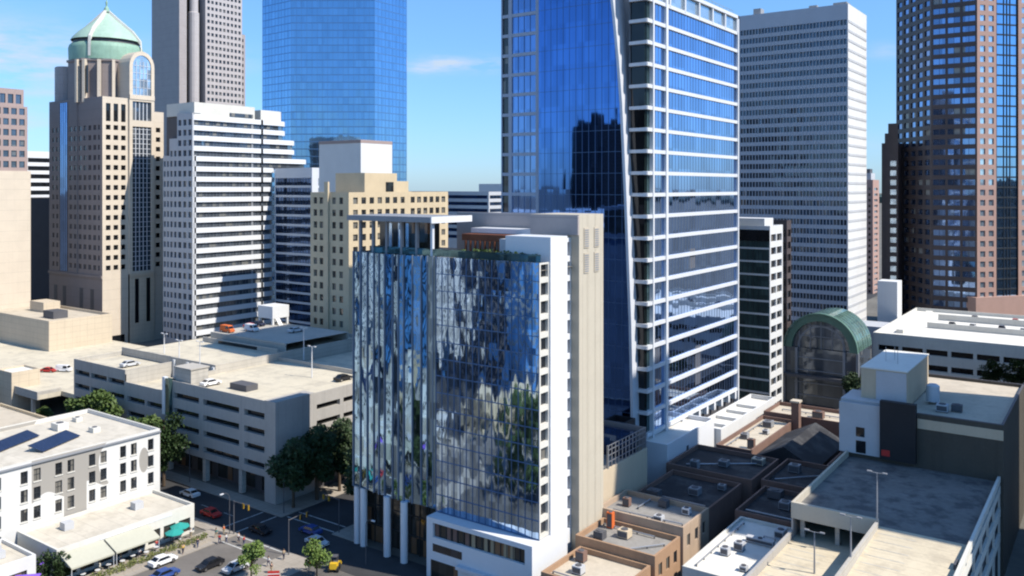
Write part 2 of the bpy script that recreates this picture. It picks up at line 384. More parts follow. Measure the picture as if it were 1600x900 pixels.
# ================================================================== GLASS HOTEL
H=thing('hotel_tower','glass hotel tower with a mirrored front, white side pier, beige slab and flat roof canopy','hotel',(-20,8,0))
XL,XR,YB=-40,-.9,17.4; ZG=50.7; fh=2.72; zb=10.0
fins=MB(); core=MB()
# left half: vertical pleats of glass standing on round-fronted columns
random.seed(11)
xs=[XL]; ang=[]
while xs[-1]<-21.2: xs.append(xs[-1]+random.choice((1.05,1.3,1.6,1.9)))
xs[-1]=-21
k=0
for i in range(len(xs)-1):
    a,b=xs[i],xs[i+1]; d=random.choice((-.34,-.2,.16,.3,.05,-.1)); bow=.9*math.sin(math.pi*min(1,(a-XL)/19))
    F=Face(a,-bow+d*.5,(b-a),-d); L_=math.hypot(b-a,d)
    g=MB(); g.fquad(F,0,L_,zb,ZG,0); g.build('glass_pleat',M['pane_pleat'],H)
    fins.fbox(F,-.07,.07,zb,ZG+.1,-.3,.22)
fins.build('vertical_fins',M['fin_blue'],H)
# right half: flat curtain wall, each storey its own strip with slightly tilted panes
n=15; mm_=MB()
for j in range(n):
    z0=9.6+(ZG-9.6)*j/n; z1=9.6+(ZG-9.6)*(j+1)/n
    g=MB(); random.seed(100+j); x=-21.0
    while x<XR-.01:
        x2=min(XR,x+1.25)
        if XR-x2<.5: x2=XR
        t1=random.uniform(-.007,.007); t2=random.uniform(-.006,.006); base=.12
        g.poly((x,base+t1+t2-.3,z0),(x2,base-t1+t2-.3,z0),(x2,base-t1-t2-.3,z1),(x,base+t1-t2-.3,z1)); x=x2
    g.build('glass_storey',M['pane_hotel'],H)
    mm_.fbox(FY(-21,-.25),0,20.1,z0-.05,z0+.05,-.1,.04)
for i in range(0,17): mm_.fbox(FY(-21,-.25),i*1.25-.03,i*1.25+.03,9.6,ZG,-.1,.03)
mm_.build('glazing_bars',M['frame_blue'],H)
# side strip (glass corner wrapping on the sunny side)
sw=MB(); mu=MB()
F=FX(XR,-.2)
punched(H,sw,mu,F,zone(0,2.6,9.6,ZG,[(.35,2.35)],floors(9.6,(ZG-9.6)/15,15,.55,2.45),.5,M['pane_dark']))
sw.build('balcony_edge',M['offwhite'],H)
wp=MB(); wp.box(-9,-.62,2.4,7.2,0,54.4); wp.build('side_pier',M['white_panel'],H)
sw=MB(); punched(H,sw,mu,FX(-1.5,7.2),zone(0,2.6,0,54,[(.5,2.3)],floors(8,3.07,15,.2,2.35),.6,M['pane_black'])); sw.build('recess',M['white_panel'],H)
sl_=MB(); sl_.box(-9,0,9.7,YB,0,57.6); sl_.build('stair_slab',M['beige_slab'],H)
for s in (1.4,4.6):
    for z in (48.3,52.3):
        lv=MB(); lv.fbox(FX(0,9.7),s,s+1.5,z,z+3.2,.0,.12); lo_=lv.build('louvre',M['roof_tan'],H)
        lv=MB()
        for i in range(8): lv.fbox(FX(0,9.7),s+.15,s+1.35,z+.2+i*.36,z+.4+i*.36,.12,.16)
        lv.build('louvre_slats',M['grey_mid'],lo_)
jb=MB(); [jb.fbox(FX(0,9.7),s-.03,s+.03,0,57.6,.0,.03) for s in (2.5,5.1)]; jb.build('joint_strip',M['roof_tan'],H)
bk=MB(); bk.fquad(Face(-9,YB-.3,-1,0),0,31,0,ZG); bk.fquad(Face(XL,YB-.3,0,-1),0,YB-.3,zb,ZG); bk.fquad(Face(XL+1,YB-.3,0,-1),0,YB-1,0,zb)
bk.build('rear_wall',M['grey_mid'],H)
rf=MB(); rf.poly((XL,-.2,ZG-1.2),(XR,-.2,ZG-1.2),(XR,YB,ZG-1.2),(XL,YB,ZG-1.2)); rf.poly((XL,-.5,zb+.01),(-21,-.5,zb+.01),(-21,YB,zb+.01),(XL,YB,zb+.01)); rf.build('roof',M['roof_grey'],H)
# terrace at the top
gl=MB()
gl.fbox(FY(-36,.3),0,35,ZG,ZG+1.2,0,.04); gl.build('glass_parapet',M['pane_green'],H)
c=MB(); c.box(XL-.6,-21.5,-1.0,9.6,56.2,57.1); c.build('roof_canopy',M['grey_mid'],H)
c=MB(); c.fbox(FX(-21.5,-1.0),0,10.6,56.1,57.15,.01,.25); c.build('canopy_fascia',M['white_metal'],H)
for x in (-38.7,-35.6,-32.4,-29.0,-25.6,-22.3):
    c=MB(); c.box(x-.22,x+.22,.2,.7,ZG-1.2,56.2); c.build('terrace_column',M['frame_light'] if x>-23 else M['grey_mid'],H)
c=MB(); c.box(XL+.5,-28,6.0,9.0,ZG-1.2,56.2); c.build('terrace_room',M['pane_lobby'],H)
for x in (-37.2,-35.0,-33.2,-31.0):
    c=MB(); c.fbox(FY(x,6),0,.7,ZG-.6,55.6,0,.06); c.build('terrace_window',M['pane_pale'],H)
c=MB(); c.box(-28,-9,13.8,14.5,ZG-1.2,57.5); c.box(-9,0,9.3,9.68,54.4,57.5); c.build('screen_wall',M['granite_grey'],H)
c=MB(); c.box(-21.4,-2.2,9.5,13.6,54.2,55.0); c.build('bar_canopy',M['white_metal'],H)
c=MB(); c.box(-21.4,-10.4,7.0,13.7,53.0,54.1); c.build('bar_soffit',M['wood_soffit'],H)
c=MB(); c.box(-12.5,-5.2,5.6,12.5,ZG-1.2,53.6); c.build('lift_house',M['grey_light'],H)
c=MB(); c.box(-6.0,-1.6,2.6,6.6,ZG-1.2,53.9); c.build('terrace_screen',M['grey_mid'],H)
c=MB()
for i in range(10): c.box(-20.5+i*1.0,-20.2+i*1.0,6.6,6.9,ZG-1.2,53.0)
c.build('pergola_posts',M['wood_soffit'],H)
c=MB()
for i in range(46):
    x=-19.5+random.random()*17; y=1.2+random.random()*2.2; zz=ZG-.3
    for q in range(9):
        p=Vector((x+random.gauss(0,.35),y+random.gauss(0,.35),zz+random.random()*1.6)); u=Vector((random.gauss(0,1),random.gauss(0,1),random.gauss(0,1))).normalized()*.25; v_=u.orthogonal().normalized()*.2
        c.poly(p-u,p+v_,p+u,p-v_)
c.build('terrace_planting',M['leaf_mid'],H)
# street level
lo=MB(); lo.fquad(FY(XL+1,2.2),0,18.8,0.15,zb); lo.build('lobby_glazing',M['pane_lobby'],H)
lb=MB()
for i in range(10): lb.fbox(FY(XL+1,2.2),i*2.08-.06,i*2.08+.06,0,zb,0,.15)
for z in (3.2,6.5): lb.fbox(FY(XL+1,2.2),0,18.8,z-.08,z+.08,0,.12)
lb.build('lobby_frame',M['frame_dark'],H)
for x,y in ((-39.2,.2),(-37.4,-.1),(-31.2,-.8),(-27.2,-1.0)):
    c=MB(); c.lathe(x,y,[(.62,0),(.62,zb)],14); c.build('column',M['white_panel'],H)
# projecting podium with framed windows
P0=-20.9; PY=-2.6
pw=MB(); F=FY(P0,PY); LW=XR-P0+.3
punched(H,pw,mu,F,zone(0,LW,0,9.5,[(1.3,LW-1.3)],[(6.5,8.75)],.5,M['pane_lobby'],1.15))
pw.fquad(FX(XR+.3,PY),0,5.0,0,9.5); pw.fquad(Face(P0,-.3,0,-1),0,2.3,0,9.5); pw.poly((P0,PY,9.5),(XR+.3,PY,9.5),(XR+.3,2.4,9.5),(P0,2.4,9.5))
pw.build('podium',M['white_panel'],H)
c=MB(); c.fbox(F,1.3,7.2,4.3,5.5,-.2,.03); c.build('podium_window',M['pane_dark'],H)
c=MB(); c.fbox(F,12.5,LW-1,1.0,3.4,-.2,.03); c.build('podium_window',M['pane_dark'],H)
c=MB(); c.fbox(F,.9,6.4,0,2.9,-.2,.03); c.build('entrance',M['pane_lobby'],H)
c=MB(); c.fbox(F,6.6,14.2,3.0,3.5,.0,.9); c.build('entrance_canopy',M['frame_light'],H)
for i in range(14):
    if i%3!=1: c=MB(); c.fbox(F,1.45+i*1.22,1.5+i*1.22+.7,6.55,8.7,-.44,-.42); c.build('window_blind',M['brick'] if i<6 else M['khaki'],H)
c=MB(); c.fbox(FX(-.62,2.4),2.2,3.0,.13,2.6,0,.05); c.fbox(FX(0,9.7),2.2,3.1,.13,3.2,0,.05); c.build('side_door',M['grey_dark'],H)
mu.build('mullions',M['frame_dark'],H)

# ================================================================== TALL TOWER WITH SAIL GLASS
T=thing('office_tower','tall blue glass tower with white floor bands and a slanted sail of dark blue glass','tower',(-27,78,0))
TX=-8.5; TY0=50.3; TY1=100.2; TL=-44.1; TH=104.4
wl=MB(); mu=MB()
st=4.4; z0=60.4-4.4*11
rws=[(z0+st*k+.38,z0+st*k+st-.38) for k in range(0,20)]
# sunny face
F=FX(TX,TY0)
for k,(a,b) in enumerate(rws):
    for (p,q) in ((2.9,8.4),(9.9,49.3)): window(T,F,p,q,a,b,-.25,M['pane_tower_side'],'ribbon_window')
    window(T,F,0.3,2.3,a,b,-.6,M['pane_green'],'corner_window')
for k in range(0,21):
    z=z0+st*k; b=MB(); b.fbox(F,0,49.9,z-.38,z+.38,-.9,.15); b.fbox(FY(TX-4.0,TY0),0,3.98,z-.34,z+.34,-.9,.12); b.build('floor_band',M['white_metal'],T)
b=MB()
for (p,q,dd) in ((2.3,2.9,.28),(8.4,9.4,.3),(49.3,49.95,.3)): b.fbox(F,p,q,9,TH,-.95,dd)
b.build('vertical_band',M['white_metal'],T)
b=MB()
for i in range(1,26): b.fbox(F,9.4+i*1.54-.025,9.4+i*1.54+.025,z0,z0+20*st,-.27,-.2)
for i in (1,2,3): b.fbox(F,2.9+i*1.4-.04,2.9+i*1.4+.04,z0,z0+20*st,-.27,-.2)
b.build('mullions',M['mullion_pale'],T)
# crown screen
zt=z0+20*st
for i in range(6): 
    window(T,F,3.2+i*7.7,3.2+i*7.7+7.1,zt+.55,TH-.8,-.3,M['pane_pale'],'crown_window')
b=MB(); b.fbox(F,0,49.95,TH-.8,TH,-.9,.3); b.fbox(FY(TX-4,TY0),0,4,TH-.8,TH,-.9,.3)
for i in range(7): b.fbox(F,2.6+i*7.7,3.2+i*7.7,zt,TH-.8,-.9,.2)
b.build('crown_frame',M['white_metal'],T)
b=MB(); 
for i in range(22): b.bar((TX-.6,TY0+2+i*2.2,TH),(TX-.6,TY0+2+i*2.2,TH+1.1),.04)
b.bar((TX-.6,TY0+2,TH+1.1),(TX-.6,TY1-2,TH+1.1),.05); b.box(TX-6,TX-3.5,TY1-9,TY1-5,TH-1,TH+1.6); b.box(TX-5,TX-3,TY1-19,TY1-16,TH-1,TH+1.2); b.build('roof_rail',M['steel'],T)
# recessed corner strip on shaded face
F2=FY(TX-4.0,TY0)
for k,(a,b_) in enumerate(rws): window(T,F2,.1,3.7,a,b_,-.55,M['pane_black'],'recess_window')
b=MB(); b.fquad(FY(-16,52.6),0,3.5,0,118,0); b.fquad(Face(TX-4,52.6,0,-1),0,2.3,0,TH,0); b.build('recess_wall',M['grey_mid'],T)
# left white-grid bays
F3=FY(TL,49.4)
for k in range(0,25):
    z=z0+st*k
    if k<24:
        window(T,F3,.2,2.0,z+.45,z+st-.45,-.4,M['pane_dark'],'side_window'); window(T,F3,2.9,9.3,z+.36,z+st-.36,-.25,M['pane_cobalt'],'bay_window')
b=MB()
for k in range(0,25): b.fbox(F3,0,10.3,z0+st*k-.36,z0+st*k+.36,-.8,.0)
for (p,q) in ((0,.2),(2.0,2.9),(9.3,10.3)): b.fbox(F3,p,q,8,z0+st*24,-.8,.04)
b.build('bay_frame',M['bay_grey'],T)
b=MB()
for i in (1,2,3): b.fbox(F3,2.9+i*1.6-.05,2.9+i*1.6+.05,8,z0+st*24,-.3,-.15)
b.build('bay_mullions',M['frame_blue'],T)
# sail glass
SG=FY(-33.5,48.6); zs=118
SXT=[(4,-11.0),(19,-11.2),(35,-11.6),(47,-12.1),(61,-12.7),(70,-13.15),(79,-13.65),(88,-14.4),(97,-15.35),(106,-16.5),(118,-18.4)]
def sx(z):
    for (za,xa),(zb_,xb) in zip(SXT,SXT[1:]):
        if z<=zb_: return xa+(xb-xa)*(z-za)/(zb_-za)
    return SXT[-1][1]
g=MB(); g.poly((-33.5,48.6,4),*[(x,48.6,z) for z,x in SXT],(-33.5,48.6,118)); g.build('sail_glass',M['pane_bluedeep'],T)
b=MB()
for i in range(1,14):
    s=i*1.56; zt2=zs
    x=-33.5+s
    zz=4
    while zz<zs and x<sx(zz+1): zz+=1
    if zz>6: b.fbox(SG,s-.035,s+.035,4,zz,-.05,.06)
b.build('sail_mullions',M['frame_blue'],T)
b=MB()
for k in range(0,25): b.fbox(SG,0,sx(z0+st*k)+33.5,z0+st*k-.04,z0+st*k+.04,-.05,.04)
b.build('sail_transoms',M['frame_blue'],T)
b=MB(); 
for (za,xa),(zb_,xb) in zip(SXT,SXT[1:]):
    pts=[(xa,48.3,za),(xa+.6,48.3,za),(xb+.6,48.3,zb_),(xb,48.3,zb_)]; pk=[(xa,52.6,za),(xa+.6,52.6,za),(xb+.6,52.6,zb_),(xb,52.6,zb_)]
    b.poly(*pts); b.poly(pts[1],pk[1],pk[2],pts[2]); b.poly(pk[0],pts[0],pts[3],pk[3])
b.build('sail_edge',M['frame_light'],T)
b=MB(); b.fquad(Face(-33.5,49.4,0,-1),0,.8,4,zs); b.build('sail_return',M['frame_light'],T)
b=MB(); b.box(TL,TX-1.2,TY0+2.4,TY1,0,TH-1); b.box(TL,-16,52.65,90,TH-1,z0+st*24); b.box(TL+.05,-33.5,50.25,52.7,0,z0+st*24); b.build('tower_core',M['grey_dark'],T)
b=MB(); b.box(TX-1.25,TX-.95,TY0+.9,TY1-.1,6,TH-1); b.box(TX-3.9,TX-1.2,TY0+.9,TY0+2.5,6,TH-1); b.build('inner_wall',M['grey_dark'],T)
# lobby level
b=MB()
for i in range(8): b.fbox(F,17+i*4.4,17.9+i*4.4,9.8,z0,-.9,.1)
b.fquad(F,0,49.9,0,z0,-1.0); b.build('lobby_columns',M['white_panel'],T)
b=MB(); b.fquad(F,17,49,10,z0-.5,-.8); b.build('lobby_glass',M['pane_pale'],T)
# white podium terrace
Pd=building('podium_building','white flat roofed podium terrace at the foot of the tall blue tower','podium',-7.4,-1.2,71,106,9.6,M['white_wall'],M['roof_white'],par=.9)
for i in range(4): b=MB(); b.box(-7.0,-2.0,76+i*6.5,76.4+i*6.5,8.7,9.4); b.build('terrace_divider',M['white_wall'],Pd)
Pb=building('podium_block','windowless blue white block in shade before the tall tower','podium',-9.2,-2.6,47.2,70.6,11.8,M['white_panel'],M['roof_white'],par=.8)
b=MB(); b.fbox(FX(-2.6,47.2),9,10,8,9.5,-.1,.04); b.fbox(FX(-2.6,47.2),16,16.8,4,6,-.1,.04); b.build('vent',M['grey_dark'],Pb)
Ps=building('gap_block','plain dark block filling the gap between tan block and white podium','annexe',-14,-9.4,30,47,16,M['black_panel'],M['roof_dark'])  # plain black box filling the gap beside the podium

# ================================================================== DOMED TOWER
Dm=thing('domed_tower','cream stone tower topped by a green copper dome with a spire','tower',(-272,86,0))
dx0,dx1,dy0,dy1=-292.2,-251.6,73,99
w_=MB(); mu=MB(); F=FX(dx1,dy0); fl=3.9
rl=floors(28.5,fl,15,1.1,3.0)
tall=[(87.5,94.5)]
punched(Dm,w_,mu,F,zone(0,10.6,0,97,[(1.4,3.3),(4.5,6.4),(7.6,9.5)],rl+tall,.5,M['pane_black']))
punched(Dm,w_,mu,F,zone(21.3,26,0,92.5,[(1.2+21.3,3.2+21.3)],floors(28.5,fl,15,1.1,3.0),.5,M['pane_black']))
w_.build('wall',M['cream'],Dm)
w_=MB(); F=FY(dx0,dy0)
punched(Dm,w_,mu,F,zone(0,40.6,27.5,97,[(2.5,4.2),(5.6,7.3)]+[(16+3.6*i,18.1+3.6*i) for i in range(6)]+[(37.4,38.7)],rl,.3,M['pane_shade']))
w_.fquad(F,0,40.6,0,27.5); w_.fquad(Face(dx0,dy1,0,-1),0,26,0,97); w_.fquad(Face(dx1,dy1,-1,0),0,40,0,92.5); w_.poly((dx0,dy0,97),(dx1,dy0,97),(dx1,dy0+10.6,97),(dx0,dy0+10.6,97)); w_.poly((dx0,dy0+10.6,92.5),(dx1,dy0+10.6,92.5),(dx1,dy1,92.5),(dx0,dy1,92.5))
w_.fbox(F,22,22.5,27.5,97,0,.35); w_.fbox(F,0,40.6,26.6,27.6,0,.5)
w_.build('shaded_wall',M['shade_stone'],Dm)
g=MB(); g.fbox(F,9.0,14.6,28,96,-.3,.12); g.build('glass_shaft',M['pane_cobalt'],Dm)
g=MB(); [g.fbox(F,9+i*1.4-.06,9+i*1.4+.06,28,96,.1,.2) for i in range(5)]; g.build('shaft_mullions',M['frame_dark'],Dm)
for i,s in enumerate((4,11,24,32)):
    g=MB(); g.fbox(F,s,s+2.4,10,22,-.2,.08); g.build('base_window',M['granite_dark'],Dm)
# glazed bay with arched head
B0,B1=10.6,21.3; bx=dx1+.9
w_=MB(); Fb=FX(bx,dy0); mu2=MB()
punched(Dm,w_,mu2,Fb,zone(B0,B1,27.5,97,[(B0+1.3,B1-1.3)],[(28.5,86),(88.5,96)],.6,M['pane_steel'],1.5,.3))
w_.fquad(Face(bx-30,dy0+B0,1,0),0,30,27.5,110); w_.fquad(Face(bx,dy0+B1,-1,0),0,30,27.5,110)
w_.fbox(Fb,B0,B1,96.8,98.6,-.3,.25)
c_=(B0+B1)/2; rr=(B1-B0)/2
arch=[]
for i in range(13):
    a=math.pi*i/12; arch.append((c_-rr*math.cos(a),110+rr*math.sin(a)*1.15))
inn=[(c_+(s-c_)*.74,110+(z-110)*.74) for s,z in arch]
for i in range(12):
    w_.poly(Fb.p(*arch[i]),Fb.p(*inn[i]),Fb.p(*inn[i+1]),Fb.p(*arch[i+1]))
    w_.poly(Fb.p(*arch[i],-30),Fb.p(*arch[i]),Fb.p(*arch[i+1]),Fb.p(*arch[i+1],-30))
w_.fquad(Fb,B0,B0+1.39,98,110); w_.fquad(Fb,B1-1.39,B1,98,110)
w_.build('bay_wall',M['cream'],Dm)
g=MB(); g.poly(Fb.p(B0+1.39,98.6,-.3),Fb.p(B1-1.39,98.6,-.3),*[Fb.p(s,z,-.3) for s,z in reversed(inn)]); g.build('arched_window',M['pane_pale'],Dm)
g=MB()
for i in range(1,5): g.fbox(Fb,B0+1.39+i*1.58-.08,B0+1.39+i*1.58+.08,98.6,112,-.3,-.1)
for i in range(1,5): g.fbox(Fb,B0+1.4,B1-1.4,98.6+i*2.9,98.75+i*2.9,-.3,-.1)
g.build('arch_bars',M['frame_light'],Dm); g=MB()
for z in [28.5+1.95*i for i in range(1,30)]: g.fbox(Fb,B0+1.3,B1-1.3,z-.09,z+.09,-.62,-.45)
g.build('bay_mullions',M['frame_light'],Dm); mu2.build('bay_bars',M['frame_light'],Dm)
g=MB(); g.fquad(Fb,B0,B1,0,27.5); g.fbox(Fb,B0,B1,26.6,27.8,0,.3); g.build('bay_base',M['cream_base'],Dm)
for s in (2.3,7.2): g=MB(); g.fbox(Fb,B0+s,B0+s+1.6,8,25.5,-.2,.06); g.build('base_window',M['pane_black'],Dm)
g=MB(); g.fbox(FX(dx1,dy0),2,9,0,4,-.2,.08); g.build('entrance_arch',M['pane_black'],Dm)
# drum, dome
cx,cy=-272.5,86.5
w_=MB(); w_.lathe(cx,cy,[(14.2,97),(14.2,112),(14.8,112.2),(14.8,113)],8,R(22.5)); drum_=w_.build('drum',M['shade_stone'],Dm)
for ang in (-75,-62,-40,-20,-5):
    a=R(ang+0); c=MB(); 
    F_=Face(cx+14.3*math.cos(a),cy+14.3*math.sin(a),-math.sin(a),math.cos(a)); c.fbox(F_,-.55,.55,95.5,112.5,-.5,1.2); c.build('drum_fin',M['cream'],drum_)
for x,y in ((-287,77.5),(-289,92)):
    c=MB(); c.lathe(x,y,[(4.4,97),(4.4,111),(4.0,111.3)],16); c.build('corner_turret',M['granite_grey'],Dm,smooth=False)
g=MB(); g.box(cx-3,cx+9,cy-13.0,cy-12.6,99,110); g.build('drum_window',M['pane_black'],Dm)
d=MB(); d.lathe(cx,cy,[(14.0,113),(14.2,118),(13.8,119.4),(13.2,120)],28); d.build('dome_drum',M['copper'],Dm,smooth=True)
d=MB(); d.lathe(cx,cy,[(12.6,120),(12.2,121.6),(12.0,121.7)],28); d.build('dome_band',M['granite_dark'],Dm)
d=MB(); d.lathe(cx,cy,[(13.4,121.6),(12.6,123),(10.6,125.2),(7.2,128),(3.6,131),(1.0,133.6),(.4,134)],28); dome_=d.build('dome',M['copper_light'],Dm,smooth=True)
for k in range(4):
    d=MB()
    a=R(45*0+90*k+35); u=Vector((math.cos(a),math.sin(a),0)); t=Vector((-u.y,u.x,0))*.55; c0=Vector((cx,cy,0))
    pr=[(14.4,119),(14.2,122),(10.9,126.2),(5.0,131.2),(1.2,134.6)]
    for i in range(4):
        (r0,z0_),(r1,z1_)=pr[i],pr[i+1]
        A=c0+u*r0+Vector((0,0,z0_)); Bq=c0+u*r1+Vector((0,0,z1_)); dn=Vector((0,0,-1.8))
        d.poly(A-t,A+t,Bq+t,Bq-t); d.poly(A+t,A+t+dn,Bq+t+dn,Bq+t); d.poly(A-t+dn,A-t,Bq-t,Bq-t+dn)
    A=c0+u*14.4+Vector((0,0,119)); d.poly(A-t,A-t-Vector((0,0,5)),A+t-Vector((0,0,5)),A+t)
    d.build('dome_rib',M['offwhite'],dome_)
s=MB(); s.lathe(cx,cy,[(1.4,134),(1.0,135.5),(.35,136.5),(.5,138),(.12,139),(.06,144)],10); s.build('spire',M['copper'],dome_)
mu.build('mullions',M['frame_dark'],Dm)

# ================================================================== STRIPED OFFICE
S=thing('striped_office','white and dark striped office block with a stepped rounded roofline','office building',(-225,100,0))
sx0,sx1,sy0=-234.8,-215.8,88.6; sy1=130
w_=MB(); mu=MB(); F=FX(sx1,sy0); fl=3.88
zz=[88.2-fl*k for k in range(0,23)]
def lenat(z): return 31.0 if z<88 else 31.0
for z in zz:
    window(S,F,.3,31.5,z-3.0,z-.9,-.7,M['pane_slate'] if z<80 else M['pane_sky'],'ribbon_window')
mu_=MB()
for z in zz:
    b=MB(); b.fbox(F,0,32,z-.95,z+.95,-.75,.0); b.build('floor_band',M['white_panel'],S)
for i in range(1,21): mu_.fbox(F,i*1.5-.03,i*1.5+.03,0,88,-.72,-.66)
for (p,q) in ((0,.35),(26.5,27.4)): mu_.fbox(F,p,q,0,88,-.76,-.4)
mu_.build('mullions',M['grey_mid'],S)
# rounded stepped right end
for (y0_,y1_,zt,r) in ((32,37.5,88.0,4.5),(32,42,83.2,5),(32,46.5,72.8,6),(32,49,68.5,4)): 
    pass
def rounded(ye,r,inset=0): 
    pts=[(sx0,sy0+31),(sx1-inset,sy0+31)]
    for i in range(7):
        a=math.pi/2*i/6; pts.append((sx1-inset-r+r*math.cos(a),sy0+ye-r+r*math.sin(a)))
    pts.append((sx0,sy0+ye)); return pts
for z in zz:
    ye=46 if z>84 else (51 if z>76.5 else (57.5 if z>69.5 else 40.5))
    b=MB(); b.prism(rounded(ye,5.5),z-.95,z+.95,True,True); b.build('floor_band',M['white_panel'],S)
    g=MB(); g.prism(rounded(ye-.6,5.2,.7),z-2.98,z-.93,False); g.build('ribbon_window',M['pane_sky'] if z>80 else M['pane_slate'],S)
b=MB(); b.box(sx0+1,sx1-.2,sy0+.3,sy0+28,89.1,94.0); b.prism([(x,y) for x,y in rounded(44,5,.3)],89.1,93.2); b.build('roof_house',M['offwhite'],S)
b=MB(); b.fbox(F,16,27,89.6,91.0,-.25,.05); b.build('roof_window',M['pane_sky'],S)
b=MB(); b.box(sx0,sx1-.9,sy0+.9,sy0+31.5,0,89.1); b.build('inner_core',M['grey_dark'],S)
# left grid wing, stair stepped
w_=MB(); Fl=FY(sx0,sy0-.6)
for (a,b_,zt) in ((0,4.2,74),(4.2,9.2,80.5),(9.2,19.0,90.0)):
    n=2 if b_-a<6 else 3
    punched(S,w_,mu,Fl,zone(a,b_,0,zt,spaced(a,b_,n,(b_-a)/n*.62),[(z-2.9,z-.7) for z in zz if z<zt-.5 and z>3],.4,M['pane_steel']))
    w_.box(sx0+a,sx0+b_,sy0-.55,sy0+3,zt-.2,zt+.02)
w_.build('grid_wall',M['grey_light'],S); mu.build('grid_mullions',M['frame_dark'],S)
b=MB(); b.box(sx0,sx1,sy0+.2,sy0+.95,0,74); b.fquad(Face(sx1,sy0-.6,0,1),0,.6,0,90); b.fquad(Face(sx0,sy0+30,0,-1),0,30,0,74); b.build('back_wall',M['grey_light'],S)
# dark glass wing
Wg=building('glass_wing','dark blue glass office wing with pale lit corner beside the striped block','office building',-215,-192.5,125.8,143,69.5,M['frame_light'],M['roof_grey'],
  fy=[zone(0,22.5,0,69.5,[(.5,22)],floors(0,3.88,17,.5,3.5),.2,M['pane_navy'],1.6)],
  fx=[zone(0,17.2,0,69.5,[(3.2,8.5),(9.5,16.5)],floors(0,3.88,17,.4,3.3),.3,M['pane_pale'],1.6)])
# ================================================================== BEIGE MIDRISE
Bg=building('beige_midrise','mid height beige masonry block with paired windows behind the glass hotel','apartment building',-129.6,-113.3,69.4,114.3,60.3,M['beige_stone'],M['roof_tan'],
  fy=[zone(0,16.3,0,60.3,[(1.4,2.9),(4.0,5.5),(9.4,10.9),(12.4,13.9)],floors(2,3.6,16,1.0,2.9),.35,M['pane_dark'])],
  fx=[zone(0,44.9,0,60.3,spaced(1,24.5,7,1.9)+spaced(26,44,6,1.9),floors(2,3.6,16,1.0,2.9),.35,M['pane_dark'])],par=1.1)
b=MB(); b.fbox(FY(-129.6,69.4),6.6,8.2,0,63.5,0,.6); b.build('pilaster',M['beige_stone'],Bg)
b=MB(); b.box(-128,-115.5,78,92,59.2,66.2); b.box(-126,-117,92,99,59.2,63.8); b.build('roof_house',M['beige_stone'],Bg)
b=MB(); b.fbox(FX(-115.5,78),9,12.5,60.5,63.5,-.1,.03); b.build('roof_opening',M['pane_black'],Bg)
Wb=building('windowless_block','blank white windowless block rising behind the beige midrise','building',-172,-150.5,111,127,78.6,M['white_wall'],M['roof_grey'],par=.6)
b=MB(); b.box(-172.05,-150.45,110.9,127.05,77.6,78.7); b.build('cornice',M['pink_granite'],Wb)

# ================================================================== GREY GRANITE SKYSCRAPER
G=thing('granite_skyscraper','very tall grey granite skyscraper with a dark fluted recess behind the domed tower','skyscraper',(-405,222,0))
gx0,gx1,gy0=-419.6,-390.9,198.5; fl=4.0; ZT=190
w_=MB(); mu=MB()
w_.fquad(FY(gx0,gy0),0,28.7,0,ZT); w_.fbox(FY(gx0,gy0),-2.5,0,0,120,-30,-2)
w_.build('shaded_wall',M['granite_grey'],G)
w_=MB(); F=FX(gx1,gy0)
punched(G,w_,mu,F,zone(0,5,60,ZT,[],[],.3,M['pane_dark']))
w_.fquad(Face(gx1,gy0+5,-1,0),0,6,0,ZT); w_.fquad(Face(gx1-6,gy0+5,0,1),0,4,0,ZT)
w_.build('corner_pier',M['granite_grey'],G)
w_=MB()
w_.lathe(gx1-2.5,gy0+11.5,[(3.2,0),(3.2,168),(2.6,168.5),(2.6,180)],14); w_.build('fluted_bay',M['granite_sunlit'],G)
b=MB(); b.fquad(FX(gx1-5.9,gy0+5),0,14,0,ZT); b.build('dark_recess',M['pane_black'],G)
w_=MB(); F=FX(gx1,gy0+18)
punched(G,w_,mu,F,zone(0,27,0,ZT,spaced(.8,26.4,9,1.75),[(ZT-4*k-2.9,ZT-4*k-.9) for k in range(0,34)],.5,M['pane_dark']))
w_.fquad(Face(gx1-6,gy0+18,1,0),0,6,0,ZT); w_.build('wall',M['granite_sunlit'],G)
w_=MB(); F=FX(gx1-2,gy0+45)
punched(G,w_,mu,F,zone(0,4,0,160,[(1,2.6)],[(ZT-4*k-2.9,ZT-4*k-.9) for k in range(8,34)],.5,M['pane_dark'])); w_.box(gx0,gx1-2,gy0+45,gy0+49,159.9,160); w_.build('setback_wall',M['granite_grey'],G)
b=MB(); b.fquad(Face(gx1,gy0+45.05,-1,0),0,28,0,ZT); b.fquad(Face(gx0,gy0+45,0,-1),0,45,0,ZT); b.build('rear_wall',M['granite_grey'],G)
# ================================================================== BLUE OCTAGON TOWER
O=thing('blue_glass_tower','sky blue mirrored glass tower with chamfered corners','skyscraper',(-270,235,0))
pts=[(-312.9,197.5),(-287.6,195.9),(-251.9,221.2),(-255.9,250.3)]
pts=[(-312.9,197.5),(-287.6,195.9),(-251.9,221.2),(-251.9,246),(-266,262),(-312.9,262)]
ZT=176; fl=3.9
for i in range(3):
    a,b_=pts[i],pts[i+1]; F=Face(*a,b_[0]-a[0],b_[1]-a[1]); Ln=math.dist(a,b_)
    g=MB(); g.fquad(F,0,Ln,0,ZT); g.build('curtain_wall',M['pane_azure'],O)
    m_=MB()
    for k in range(46): m_.fbox(F,0,Ln,k*fl-.28,k*fl+.28,-.1,.05)
    nn=max(2,round(Ln/2.75))
    for k in range(nn+1): m_.fbox(F,Ln*k/nn-.07,Ln*k/nn+.07,0,ZT,-.1,.06)
    m_.build('spandrels',M['spandrel_blue'],O)
b=MB()
